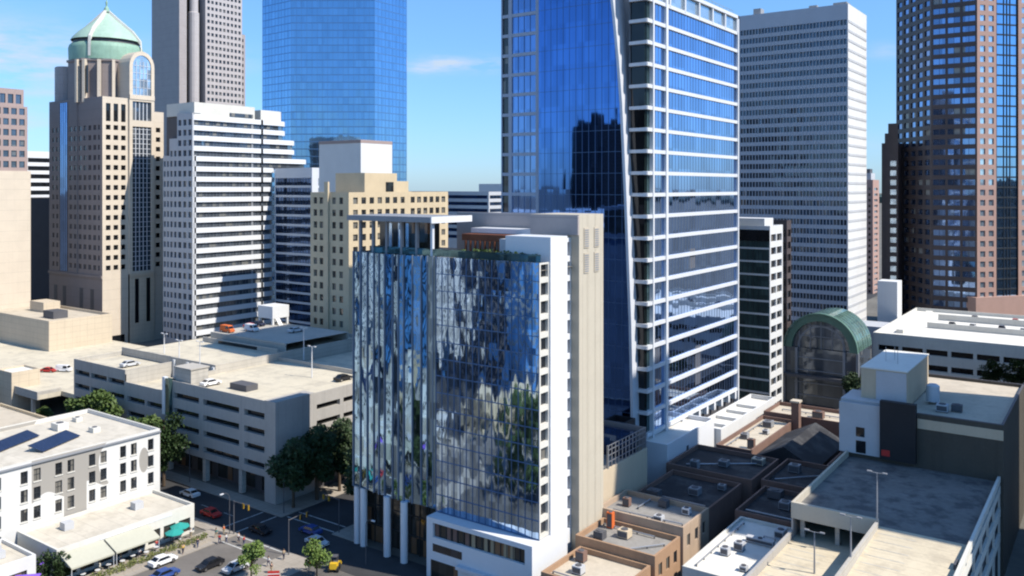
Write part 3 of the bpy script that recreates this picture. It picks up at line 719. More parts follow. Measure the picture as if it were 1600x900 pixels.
for i in range(3,6):
    a,b_=pts[i],pts[(i+1)%6]; b.fquad(Face(*a,b_[0]-a[0],b_[1]-a[1]),0,math.dist(a,b_),0,ZT)
b.build('rear_wall',M['pane_azure'],O)
# ================================================================== WHITE SLAB TOWER
Wt=thing('white_slab_tower','tall white slab tower with rows of narrow slit windows on its shaded front','tower',(-35,240,0))
wx0,wx1,wy0,wy1=-56,-14.2,227,255.2; ZT=130.2
w_=MB(); mu=MB(); F=FY(wx0,wy0); rws=[(ZT-5.8-3.55*k-2.15,ZT-5.8-3.55*k-.1) for k in range(0,34)]
for (a,b_) in rws: window(Wt,F,.5,41.3,a,b_,-.55,M['pane_steel'],'ribbon_window')
zc=ZT
for k in range(len(rws)):
    a,b_=rws[k]
    s=MB(); s.fbox(F,.4,41.4,b_,(rws[k-1][0] if k else ZT-.02),-.6,0); s.build('spandrel',M['slab_front_shaded'],Wt)
w_.fquad(F,.0,.4,0,ZT,.05); w_.fquad(F,41.4,41.8,0,ZT,.05)
for k in range(34): w_.fbox(F,.4+41*k/33-.10,.4+41*k/33+.10,4,ZT-5.7,-.6,.12)
w_.build('fins',M['slab_front_shaded'],Wt)
w_=MB(); F=FX(wx1,wy0); w_.fquad(F,0,28.2,0,ZT); w_.fquad(Face(wx1,wy1,-1,0),0,41.8,0,ZT); w_.fquad(Face(wx0,wy1,0,-1),0,28.2,0,ZT); w_.box(wx0+.1,wx1-.1,wy0+.7,wy1-.2,ZT-2,ZT-.05)
w_.build('side_wall',M['white_wall'],Wt)
w_=MB()
for k in range(34): w_.fbox(F,.6,27.6,ZT-6-3.55*k-.9,ZT-6-3.55*k,0,.14)
w_.build('side_grooves',M['grey_light'],Wt)
b=MB(); b.box(-52,-49,232,236,ZT-1,ZT+3.2); b.box(-22,-17,236,242,ZT-1,ZT+2.6); b.box(-30,-27,232,234,ZT-1,ZT+1.8); b.build('roof_plant',M['grey_mid'],Wt)
# ================================================================== BROWN TOWER
Bt=thing('brown_tower','dark brown stone tower with big square windows and a pink sunlit side','skyscraper',(20,290,0))
ZT=152; q=[(-6.5,263),(12.0,258.5),(25.2,262.2)]
q=[(-6.5,262.5),(9.5,256.6),(26.2,268.4)]
b1=(-8.0,263.5); 
w_=MB(); mu=MB()
rb=[(ZT-3.92*k-3.1,ZT-3.92*k-.9) for k in range(0,37)]
c1=(7.8,263.8); c2=(23.8,263.8); c0=(-9.2,284.9)
F=Face(*c0,c1[0]-c0[0],c1[1]-c0[1]); Ln=math.dist(c0,c1)
punched(Bt,w_,mu,F,zone(0,Ln,0,ZT,spaced(.3,Ln-.2,5,3.7),rb,.45,M['pane_brownblue']))
F=Face(*c1,c2[0]-c1[0],c2[1]-c1[1]); Ln=math.dist(c1,c2)
punched(Bt,w_,mu,F,zone(0,Ln,0,ZT,spaced(.3,Ln-.3,3,4.3),rb,.45,M['pane_brownblue'],2.2))
w_.fquad(Face(c0[0],c0[1]+50,0,-1),0,50,0,ZT)
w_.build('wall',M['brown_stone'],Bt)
# stepped shoulder
Sh=MB(); F=FY(-12.2,272)
punched(Bt,Sh,mu,F,zone(0,6.3,0,80,[(3.2,5.6)],[r for r in rb if r[1]<76],.4,M['pane_pale']))
Sh.fquad(F,2.5,6.3,80,88); Sh.fquad(F,1.2,2.5,80,84); Sh.fquad(Face(-12.2,289,0,-1),0,17,0,80); Sh.box(-12.2,-5.9,272.05,289,79.8,80); Sh.fquad(FX(-5.9,272),0,17,0,80); Sh.build('stepped_shoulder',M['brown_stone'],Bt)
w_=MB(); F=Face(c2[0],c2[1],.63,.78); Ln=60
punched(Bt,w_,mu,F,zone(0,9,0,ZT,spaced(.6,8.6,2,2.4),rb,.4,M['pane_pale']))
punched(Bt,w_,mu,F,zone(19.5,40,0,ZT,spaced(20,39,4,2.4),rb,.4,M['pane_pale']))
w_.fquad(Face(*F.p(40,0)[:2],-1,0),0,30,0,ZT)
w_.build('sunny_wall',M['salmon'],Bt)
g=MB(); g.fquad(F,9,19.5,0,ZT,-.6); g.build('glass_bay',M['pane_azure'],Bt)
g=MB()
for k in range(0,39): g.fbox(F,9.4,19.5,ZT-3.92*k-.3,ZT-3.92*k+.3,-.65,-.45)
for s in (9.5,13,14.5,16,19.4): g.fbox(F,s-.1,s+.1,0,ZT,-.65,-.35)
g.build('bay_mullions',M['frame_dark'],Bt)
mu.build('mullions',M['brown_stone'],Bt)
b=MB(); b.fbox(F,-2,40,0,20,-9,1.5); b.build('plinth',M['salmon'],Bt)

# ================================================================== LEFT PARKING GARAGE
Ga=thing('parking_garage','concrete parking garage with open decks left of the glass hotel','parking garage',(-100,30,0))
gx0,gx1,gy0,gy1=-140,-64.9,3.3,64; GZ=19.9; rail=MB(); slab=MB(); dark=MB(); colm=MB()
lev=[5.6,8.9,12.2,15.5,18.8]
F=FY(gx0,gy0)
def seg(a,b,bays,levels,top,name):
    w=MB(); mu=MB()
    punched(Ga,w,mu,F,zone(a,b,5.0,top,bays,[(l+.75,l+1.95) for l in levels],.9,M['pane_black'])); w.build('facade',M['conc_wall'],Ga)
seg(0,22.6,[(.7,7.2),(7.9,14.8),(15.5,22.2)],[8.9,12.2,15.5],GZ,'l')
seg(22.6,39,[(23.4,30.5),(31.3,38.4)],[8.9,12.2],17.2,'m')
seg(39,75.1,[(41.5,50.6),(52,64),(65.6,74.2)],[5.6,8.9,12.2,15.5],GZ,'r')
F2=FX(gx1,gy0)
w=MB(); mu=MB(); punched(Ga,w,mu,F2,zone(9.8,60.7,5.0,GZ,[(10.6,17),(18,26),(27,36),(37,46),(47,56)],[(l+.75,l+1.95) for l in lev[:4]],.9,M['pane_black'])); w.build('facade',M['conc_wall'],Ga)
w=MB(); w.fbox(F2,-.15,9.8,.2,GZ+.2,-3,.25); w.build('stair_core',M['conc_wall'],Ga)
w=MB(); w.fquad(Face(gx1,gy1,-1,0),0,75,0,GZ); w.fquad(Face(gx0,gy1,0,-1),0,60.7,0,GZ); w.build('rear_wall',M['conc_wall'],Ga)
# deck slabs
d=MB()
def deckpoly(x0,x1,y0,y1,z): d.poly((x0,y0,z),(x1,y0,z),(x1,y1,z),(x0,y1,z))
deckpoly(gx0,-117.4,gy0,16,18.9); deckpoly(-101,gx1,gy0,34,18.9); deckpoly(-117.4,-101,gy0,16,16.2); deckpoly(-101,gx1,34,gy1,17.4); deckpoly(gx0,-101,16,gy1,19.9)
d.build('roof_deck',M['conc_deck'],Ga)
d=MB()
for (x0,x1,y0,y1,z0,z1) in ((gx0,-117.4,gy0+.03,gy0+.3,18.9,GZ+.02),(-101,gx1-3.1,gy0+.03,gy0+.3,18.9,GZ+.02),(-117.4,-101,gy0+.03,gy0+.3,16.2,17.22),(-117.7,-117.4,gy0+.3,16,16.2,GZ),(-101,-100.7,gy0+.3,16,16.2,GZ),
    (gx1-.3,gx1-.03,13.2,gy1-.35,17.4,GZ+.02),(gx0,-101,15.7,16,19.0,20.9),(-101.3,-101,16,gy1,17.4,20.9),(-101,gx1,33.8,34.1,17.4,19.9),(gx0,gx1,gy1-.3,gy1-.01,18,GZ+1.0),(gx0+.01,gx0+.3,gy0+.3,gy1-.3,18,GZ),
    (-135,-104,36,36.3,19.9,21.2),(-135,-104,38.5,38.8,19.9,22.2),(-135,-104,60,60.3,19.9,22.2)): d.box(x0,x1,y0,y1,z0,z1)
d.poly((-135,38.8,22.1),(-104,38.8,22.1),(-104,60,22.1),(-135,60,22.1)); d.build('parapet',M['conc'],Ga)
d=MB(); d.box(-116.6,-102,15.9,16.2,16.3,18.6); d.box(-128,-112,35.9,36.4,20.1,20.9); d.box(-100,-70,33.7,34.2,17.5,18.6); d.build('deck_opening',M['pane_black'],Ga)
for x in (-116.9,-111.5,-106,-101.6):
    d=MB(); d.box(x-.35,x+.35,15.3,15.85,16.2,20.4); d.build('deck_column',M['white_wall'],Ga)
d=MB(); d.box(-99.3,-93.5,4.2,8.5,18.9,22.6); d.box(-99.5,-93.3,4.0,8.7,22.6,22.85); d.build('stair_house',M['conc'],Ga)
d=MB(); d.box(-86,-80.5,8.5,11.5,18.9,20.2); d.build('shaft_hatch',M['grey_dark'],Ga)
d=MB(); d.box(-101.4,-100.4,2.4,3.25,12.5,20.6); d.build('banner',M['white_panel'],Ga); d=MB(); d.box(-100.38,-98.9,2.5,3.25,12.5,20.4); d.build('stair_glass',M['pane_green'],Ga)
for x in (-139.5,-128,-112,-101,-88,-76,-65.3):
    d=MB(); d.box(x-.5,x+.5,gy0+.3,gy0+1.3,.1,5.0); d.build('street_column',M['conc'],Ga)
d=MB(); d.fquad(FY(gx0,gy0+3.5),0,75,0,5.2); d.fquad(FX(gx1-.6,gy0),9.8,60,0,5.2); d.poly((gx0,gy0,5.0),(gx0,gy0+3.5,5.0),(gx1,gy0+3.5,5.0),(gx1,gy0,5.0)); d.build('shop_front',M['granite_dark'],Ga)
for i in range(10):
    d=MB(); d.fbox(FY(gx0,gy0+3.5),2+i*7.2,7+i*7.2,.4,3.6,0,.06); d.build('shop_window',M['pane_lobby'],Ga)
# roof lamps on the garage
def roof_lamp(x,y,z,h,label,group,two=True,m='white_metal'):
    t=thing('light_pole',label,'light pole',(x,y,z),group)
    b=MB(); b.bar((x,y,z),(x,y,z+h),.14,.08); b.build('pole',M[m],t)
    for s in ((1,-1) if two else (1,)):
        b=MB(); b.bar((x,y,z+h-.05),(x+s*1.0,y,z+h+.05),.05); b.box(x+s*1.0-.3,x+s*1.0+.3,y-.16,y+.16,z+h,z+h+.14); b.build('lamp_head',M[m],t)
for x,y,z,h,l in ((-116.5,16.6,19.9,5,'white light pole above the notch in the garage roof'),(-104.5,14,16.2,10,'tall white light pole beside the garage stair house'),(-96.5,38,19.0,8,'white light pole far back on the garage roof near the ramp'),(-128,20,19.9,5,'short white light pole at the left end of the garage roof'),(-80,26,18.9,7,'white light pole in the middle of the sunny garage roof')):
    roof_lamp(x,y,z,h,l,'light poles on the garage roof')
Lf=thing('stair_tower','white raised boxy stair head on legs at the back of the garage roof','rooftop house',(-134,58,22.1))
b=MB(); b.box(-137,-130.5,56,62,23.9,27.4); b.build('cabin',M['white_wall'],Lf)
for x,y in ((-136.6,56.4),(-130.9,56.4),(-136.6,61.6),(-130.9,61.6)):
    b=MB(); b.box(x-.3,x+.3,y-.3,y+.3,19.9,23.9); b.build('leg',M['white_wall'],Lf)
b=MB(); b.poly((-130.4,57,23.9),(-127,57,19.95),(-127,58.4,19.95),(-130.4,58.4,23.9)); b.build('stair_flight',M['white_wall'],Lf)

# ================================================================== WHITE FOUR-STOREY BUILDING + CAFE
m,nt,bs=newmat('grey_white_wall'); L=nt.links
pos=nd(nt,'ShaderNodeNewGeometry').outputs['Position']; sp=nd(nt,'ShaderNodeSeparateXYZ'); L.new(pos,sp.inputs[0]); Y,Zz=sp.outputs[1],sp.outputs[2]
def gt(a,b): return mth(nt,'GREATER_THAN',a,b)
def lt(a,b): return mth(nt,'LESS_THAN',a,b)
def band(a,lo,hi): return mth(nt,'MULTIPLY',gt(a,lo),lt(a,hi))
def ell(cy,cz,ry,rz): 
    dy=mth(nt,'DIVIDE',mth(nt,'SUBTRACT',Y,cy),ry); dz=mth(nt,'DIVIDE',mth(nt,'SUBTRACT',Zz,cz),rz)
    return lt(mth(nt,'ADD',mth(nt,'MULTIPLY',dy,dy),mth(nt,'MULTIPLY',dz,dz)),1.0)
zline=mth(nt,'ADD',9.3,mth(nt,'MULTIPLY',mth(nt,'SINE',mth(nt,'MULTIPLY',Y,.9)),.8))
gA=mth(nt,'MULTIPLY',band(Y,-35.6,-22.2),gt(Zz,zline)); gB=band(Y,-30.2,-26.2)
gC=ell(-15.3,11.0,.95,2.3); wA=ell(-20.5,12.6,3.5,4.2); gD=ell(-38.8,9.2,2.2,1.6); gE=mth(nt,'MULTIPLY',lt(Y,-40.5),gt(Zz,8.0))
gr=mth(nt,'MAXIMUM',(mth(nt,'MULTIPLY',mth(nt,'MAXIMUM',gA,gB),mth(nt,'SUBTRACT',1.0,wA))),gC)  # grey areas on white, cut by a wavy line, bands and ellipses
L.new(mixc(nt,gr,(.66,.65,.62),(.33,.31,.28)),bs.inputs['Base Color']); bs.inputs['Roughness'].default_value=.8; M['grey_white_wall']=m
wy0=-60; cl=[-55,-52.6,-48,-46,-43,-41,-36.8,-34.7,-31.1,-29.0,-25.2,-23.1,-19.4,-17.3,-13.9]
cols=[(y-wy0-.58,y-wy0+.58) for y in cl]
W1=building('white_building','white four storey building with grey areas on its front wall and blue solar panels on its roof','apartment building',-105,-79.5,wy0,-12,16,M['grey_white_wall'],M['roof_cream'],
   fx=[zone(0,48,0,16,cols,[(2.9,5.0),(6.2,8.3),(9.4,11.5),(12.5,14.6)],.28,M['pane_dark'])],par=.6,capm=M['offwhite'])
b=MB(); b.fbox(FX(-79.5,wy0),0,48,15.5,15.75,0,.35); b.build('cornice',M['grey_mid'],W1)
_sill=None
for o in list(W1.children):
    if not o.name.startswith('window'): continue
    if _sill is None:
        F0=FX(0,0); b=MB(); b.fbox(F0,-.68,.68,-.16,0,.25,.42); _sill=bpy.data.meshes.new('window_sill'); _sill.from_pydata(b.v,[],b.f); _sill.materials.append(M['offwhite'])
        b=MB(); b.fbox(F0,-.58,.58,1.0,1.08,.01,.06); b.fbox(F0,-.03,.03,0,2.1,.01,.055); b.fbox(F0,-.58,-.5,0,2.1,.01,.05); b.fbox(F0,.5,.58,0,2.1,.01,.05); _sash=bpy.data.meshes.new('sash'); _sash.from_pydata(b.v,[],b.f); _sash.materials.append(M['frame_dark'])
    for nm,me in (('window_sill',_sill),('sash',_sash)):
        c=bpy.data.objects.new(nm,me); COL.objects.link(c); c.parent=o
def panel(cx,cy,lx,ly,label):
    t=thing('solar_panel',label,'solar panel',(cx,cy,15.4),'solar panels on the white roof')
    b=MB(); z0,z1=15.7,16.6
    P=[(cx-lx/2,cy-ly/2,z1),(cx+lx/2,cy-ly/2,z0),(cx+lx/2,cy+ly/2,z0),(cx-lx/2,cy+ly/2,z1)]
    b.poly(*P); b.poly(*[(p[0],p[1],p[2]-.08) for p in reversed(P)])
    for i in range(4):
        a,c=P[i],P[(i+1)%4]; b.poly((a[0],a[1],a[2]-.08),(c[0],c[1],c[2]-.08),c,a)
    b.build('panel',M['solar'],t)
    b=MB()
    for yy in (-ly/2+.3,0,ly/2-.3):
        b.bar((cx-lx/2+.1,cy+yy,15.4),(cx-lx/2+.1,cy+yy,z1-.08),.05); b.bar((cx+lx/2-.1,cy+yy,15.4),(cx+lx/2-.1,cy+yy,z0-.08),.05)
    b.build('rack',M['steel'],t)
    t.rotation_euler=(0,0,R(26))
panel(-93.0,-34.0,2.6,15,'long blue solar panel array at the left of the white roof')
panel(-88.0,-27.5,3.0,10,'shorter grey blue solar panel array near the roof edge')
for x,y,s,l in ((-97,-22,1.3,'pale rooftop air unit on the white building behind the panels'),(-90,-19,.9,'small pale vent box near the right end of the white roof'),(-100,-17,.8,'tiny vent box by the far corner of the white roof')):
    t=thing('air_unit',l,'air unit',(x,y,15.4),'vents on the white roof'); b=MB(); b.box(x-s,x+s,y-s*.8,y+s*.8,15.4,15.4+s); b.build('casing',M['offwhite'],t); b=MB(); b.lathe(x,y,[(s*.55,15.4+s),(s*.5,15.5+s)],12); b.build('fan',M['grey_dark'],t)
An=building('cafe_annexe','one storey cream cafe annexe with a flat roof before the white building','cafe',-79.3,-66.5,-38,-13.5,5.0,M['offwhite'],M['roof_cream'],fx=[zone(0,24.5,0,5,spaced(.5,24,8,2.3),[(.5,2.9)],.3,M['pane_lobby'])],par=.45)
for x,y in ((-75,-32),(-74,-20)):
    b=MB(); b.box(x-.8,x+.8,y-.8,y+.8,4.56,5.8); b.build('roof_vent',M['grey_light'],An)
b=MB(); b.fbox(FX(-66.5,-38),7,20,4.35,4.85,0,.06); b.build('sign_board',M['white_panel'],An)
for (a,bb) in ((-37.6,-30.6),(-30.3,-22.6)):
    c=MB(); F=FX(-66.45,a); Ls=bb-a; t=.06
    for s in (0,t): c.poly(F.p(0,4.3-s,.02),F.p(Ls,4.3-s,.02),F.p(Ls,3.0-s,3.6),F.p(0,3.0-s,3.6)) 
    c.fquad(F,0,Ls,2.72,3.0,3.6); c.poly(F.p(0,4.3,.02),F.p(0,3,3.6),F.p(0,2.8,.02)); c.poly(F.p(Ls,4.3,.02),F.p(Ls,3,3.6),F.p(Ls,2.8,.02)); c.build('awning',M['awning'],An)
    c=MB(); 
    for s in (.1,Ls-.1): c.bar(F.p(s,0,3.5),F.p(s,2.8,3.5),.05)
    c.build('awning_post',M['white_metal'],An)
A2=building('corner_shop','low white shop with a cream flat roof at the bottom left corner','shop',-79.3,-68.5,-60,-40.2,4.6,M['white_wall'],M['roof_cream'],fx=[zone(0,19.8,0,4.6,spaced(.5,19,5,2.6),[(.5,2.8)],.3,M['pane_lobby'])],par=.45)
for x,y in ((-73,-43.5),(-75.5,-43)): b=MB(); b.box(x-.6,x+.6,y-.6,y+.6,4.2,5.3); b.build('roof_vent',M['grey_light'],A2)
# purple tent and parasols
def parasol(x,y,h,r,m,label,group=None,name='parasol',sq=8):
    t=thing(name,label,'parasol',(x,y,.13),group)
    b=MB(); b.lathe(x,y,[(r,h-.75),(r*.98,h-.62),(.08,h)],sq); b.build('canopy',M[m],t)
    b=MB(); b.bar((x,y,.13),(x,y,h+.15),.04); b.lathe(x,y,[(.35,.13),(.3,.22)],10); b.build('pole',M['steel'],t)
parasol(-65.6,-17.0,3.0,1.7,'teal','teal parasol nearest the end of the cafe annexe','teal parasols beside the cafe')
parasol(-63.9,-19.2,3.0,1.6,'teal','teal parasol at the front of the cafe seating','teal parasols beside the cafe')
parasol(-66.0,-43.2,3.2,2.6,'purple','large bright purple parasol at the bottom left corner','purple parasols',sq=4)
parasol(-69.8,-39.2,3.6,1.6,'purple','dark purple parasol tucked between the two white annexes','purple parasols',sq=4)
# hedge (one clipped planting bed in a planter)
def leafcloud(mb,c,rad,n,s,rng):
    for _ in range(n):
        while 1:
            p=Vector((rng.uniform(-1,1),rng.uniform(-1,1),rng.uniform(-1,1)))
            if p.length<1: break
        p=Vector((c[0]+p.x*rad[0],c[1]+p.y*rad[1],c[2]+p.z*rad[2]))
        u=Vector((rng.gauss(0,1),rng.gauss(0,1),rng.gauss(0,1))).normalized(); v=u.orthogonal().normalized(); k=s*rng.uniform(.6,1.3)
        mb.poly(p-u*k,p+v*k*.6,p+u*k,p-v*k*.6)
t=thing('flower_bed','long green planting bed with yellow green shrubs in front of the cafe awning','flower bed',(-62,-26,.13))
b=MB(); b.box(-62.6,-60.4,-36,-14.5,.13,.55); b.build('planter',M['pavement'],t)
b=MB(); rng=random.Random(5)
for i in range(30): leafcloud(b,(-61.5+rng.uniform(-.6,.6),-35.5+i*.71,.95),(.7,.55,.55),60,.17,rng)
b.build('shrubs',M['leaf_flower'],t)
# ---- trees
def tree_proto(name,label,h,cr,leafm,seed,n=1500,trunk_h=None,cat='tree',group=None,oval=1.0,ls=.3):
    rng=random.Random(seed); t=thing(name,label,cat,(0,0,0),group)
    th=trunk_h or h*.35; b=MB(); b.bar((0,0,0),(0,0,th),.05*h*.5,.035*h*.5,8); cl=[]
    for k in range(9):
        a=rng.uniform(0,6.28); rr=cr*rng.uniform(.25,.72); z=th+(h-th)*rng.uniform(.15,.85)
        e=(rr*math.cos(a),rr*math.sin(a),z); b.bar((0,0,th*rng.uniform(.75,1.0)),e,.016*h*.5,.006*h,5); cl.append(e)
    b.bar((0,0,th),(0,0,h*.9),.035*h*.5,.01*h,6)
    b.build('trunk',M['trunk'],t)
    b=MB(); cl.append((0,0,h*.82)); cl.append((0,0,th+(h-th)*.4))
    for _ in range(9):
        a=rng.uniform(0,6.28); q=rng.uniform(0,1); z=th+(h-th)*q; rr=cr*.75*math.sqrt(max(0,1-((q-.45)/.62)**2)); cl.append((rr*math.cos(a),rr*math.sin(a),z))
    for c in cl:
        r=cr*rng.uniform(.26,.46); leafcloud(b,c,(r,r,r*.8*oval),n//len(cl),ls,rng)
    b.build('crown',M[leafm],t); return t
def place(proto,first,x,y,z,s,rz,label,group):
    if first[0]: o=proto; first[0]=False
    else:
        o=proto.copy(); COL.objects.link(o)
        for ch in proto.children: c=ch.copy(); COL.objects.link(c); c.parent=o
    o.location=(x,y,z); o.scale=(s,s,s); o.rotation_euler=(0,0,rz); o['label']=label; o['group']=group; return o
pr=tree_proto('street_tree','green street tree',11,4.6,'leaf_mid',2,3600,ls=.34); f=[True]
for x,y,s,l in ((-119.8,-3.2,1.35,'wide sunlit green tree left of the garage front'),(-127.5,-3,1.15,'green tree half behind the white building beside the garage'),(-101.8,-3.0,1.12,'small green treetop just above the white roof corner'),(-190,15,.8,'green tree at the left picture edge behind the white shaft'),(-153,2,.55,'small dark tree in the gap beside the raised deck'),(-186,2,.7,'low green tree behind the white shaft')):
    place(pr,f,x,y,0,s,x*1.7,l,'green trees along the garage street')
pr=tree_proto('street_tree','dark tree',12,4.4,'leaf_dark',9,4600,oval=1.1,ls=.34); f=[True]
for x,y,s,l in ((-92.3,-3,1.15,'tall dark tree at the right end of the white building'),(-61.0,4.5,1.1,'dark tree at the near corner of the garage'),(-60.5,10.0,1.2,'dark shaded tree second along the garage side'),(-60.5,16.0,1.2,'dark shaded tree third along the garage side'),(-46.5,9.5,1.0,'dark shaded tree on the hotel side of the street'),(-60.8,23,1.1,'dark shaded tree closest to the glass hotel')):
    place(pr,f,x,y,.13,s,x*2.1+y,l,'dark street trees')
pr=tree_proto('young_tree','young tree',6,2.1,'leaf_light',4,1700,oval=1.2,ls=.22,trunk_h=1.6); f=[True]
for x,y,s,l in ((-42.8,-19.5,.98,'young bright tree on the sunny corner pavement by the road'),(-34.2,-13.6,1.0,'young bright tree before the hotel columns')):
    place(pr,f,x,y,.13,s,x,l,'young trees on the plaza')
pr=tree_proto('clipped_tree','dark clipped tree',5.2,1.5,'leaf_dark',14,1500,oval=1.5,ls=.22,trunk_h=.8); f=[True]
for x,y,s,l in ((-68.6,-38.9,.9,'dark slender tree between the annexe and the purple parasols'),(-66.2,-37.4,.95,'dark slender tree under the left end of the awning'),(-64.6,-38.6,.8,'dark shrub like tree at the bottom left by the pavement')):
    place(pr,f,x,y,.13,s,x,l,'dark slender trees by the awning')
pr=tree_proto('plaza_tree','leafy tree',10,4.2,'leaf_mid',21,3000,ls=.34); f=[True]
for x,y,s in ((-43,-58,1.0),(-50,-66,1.15),(-42.5,-69,1.1),(-41.5,-80,1.2),(-43,-91,1.2),(-52,-78,1.1),(-30,-33,.66),(-25,-36,.68),(-35,-41,.7),(-20,-32,.66),(-39,-46,.75),(-28,-45,.75),(-14,-33,.66),(-33,-52,.9)):
    place(pr,f,x,y,.13,s,x+y,'green tree outside the picture mirrored low in the hotel glass','trees mirrored in the hotel')
# ---- vehicles
def car(x,y,z,rz,m,label,group,h=1.45,ln=4.5,van=False):
    t=thing('parked_car',label,'car',(0,0,0),group); wd=.88
    if van: prof=[(-2.25,.35),(2.25,.35),(2.25,.95),(1.75,1.15),(1.25,1.95),(-2.2,1.95),(-2.25,1.2)]
    else: prof=[(-2.2,.32),(2.2,.32),(2.25,.72),(1.2,.9),(.55,1.38),(-1.0,1.42),(-1.75,.98),(-2.22,.88)]
    b=MB(); 
    def yy(zq): return wd if zq<.95 else wd*.82
    n=len(prof)
    for i in range(n):
        a,c=prof[i],prof[(i+1)%n]; b.poly((a[0],-yy(a[1]),a[1]),(c[0],-yy(c[1]),c[1]),(c[0],yy(c[1]),c[1]),(a[0],yy(a[1]),a[1]))
    b.poly(*[(p[0],-yy(p[1]),p[1]) for p in prof]); b.poly(*[(p[0],yy(p[1]),p[1]) for p in reversed(prof)])
    b.build('body',M[m],t)
    b=MB()
    if van:
        b.poly((1.78,-.7,1.18),(1.3,-.66,1.86),(1.3,.66,1.86),(1.78,.7,1.18))
        for s in (-1,1): b.poly((1.5,s*.86,1.15),(1.2,s*.745,1.8),(.2,s*.745,1.8),(.2,s*.86,1.15))
    else:
        b.poly((1.17,-.7,.96),(.6,-.64,1.36),(.6,.64,1.36),(1.17,.7,.96)); b.poly((-1.03,-.64,1.4),(-1.7,-.7,1.04),(-1.7,.7,1.04),(-1.03,.64,1.4))
        for s in (-1,1): b.poly((1.0,s*.87,.98),(.52,s*.745,1.34),(-.95,s*.745,1.36),(-1.5,s*.87,1.0))
    b.build('window',M['pane_black'],t)
    for wx in (-1.35,1.38):
        for s in (-1,1):
            wb=MB(); wb.bar((wx,s*.7,.33),(wx,s*.92,.33),.33,n=14); wo=wb.build('wheel',M['rubber'],t); wb=MB(); wb.bar((wx,s*.9,.33),(wx,s*.935,.33),.2,n=12); wb.build('rim',M['chrome'],wo)
    for s in (-1,1):
        lb=MB(); lb.box(2.14,2.28,s*.62-.16,s*.62+.16,.62,.74); lb.build('headlight',M['chrome'],t)
    t.location=(x,y,z); t.rotation_euler=(0,0,rz); return t
q=R(90)
car(-58.9,-24.6,.13,q,'carwhite','white car parked in front of the cafe planting bed','cars on the sunny road')
car(-51.6,-20.8,.01,-q,'carblack','black car on the sunny road near the corner','cars on the sunny road')
car(-54.3,-27.2,.01,q,'blue_paint','dark blue car at the bottom edge of the road','cars on the sunny road')
car(-70.5,-7.2,.0,0,'red','red car in the shaded street beyond the teal parasols','cars in the shaded street')
car(-44.2,-4.6,.0,0,'silver','silver car in shade waiting near the zebra crossing','cars in the shaded street')
car(-112,-2.2,.0,0,'navy','dark car in the shaded street under the garage','cars in the shaded street')
for a in ((-47.3,-19,.01,-q,'silver','silver car by the kerb beside the young trees','cars on the sunny road'),(-55.2,-33.5,.01,q,'red','red car at the bottom edge below the blue one','cars on the sunny road'),(-83,-3.2,0,R(180),'carwhite','white car in the shaded street further from the crossing','cars in the shaded street'),(-56.5,-6.9,0,0,'carblack','black car in the shaded junction','cars in the shaded street'),(-49.0,-1.8,0,R(180),'blue_paint','blue car turning in the shaded junction','cars in the shaded street'),(-92,8,18.92,q,'carwhite','white car parked on the sunny garage roof','cars on the garage roof'),(-72,28,18.92,q,'carblack','black car parked far back on the sunny garage roof','cars on the garage roof'),(-125,9,18.92,q,'silver','silver car parked on the left end of the garage roof','cars on the garage roof')):
    car(*a)
def signal(x,y,rz,label):
    t=thing('traffic_light',label,'traffic light',(0,0,0),'traffic lights'); b=MB(); b.bar((0,0,0),(0,0,6),.1,.08); b.bar((0,0,5.8),(4.2,0,6.1),.07,.05); b.build('pole',M['grey_dark'],t)
    for xx in (2.6,4.0):
        b=MB(); b.box(xx-.16,xx+.16,-.14,.14,5.1,6.0); hd=b.build('signal_head',M['signal_yellow'],t); b=MB(); b.box(xx-.12,xx+.12,-.2,-.161,5.08,5.98); b.build('lens_panel',M['carblack'],hd)
    t.location=(x,y,.13); t.rotation_euler=(0,0,rz)
signal(-59.6,-10.2,0,'traffic light with a long arm at the cafe corner'); signal(-44.9,1.2,R(180),'traffic light with a long arm at the hotel corner'); signal(-44.8,-10.3,R(90),'traffic light at the corner with the young trees')
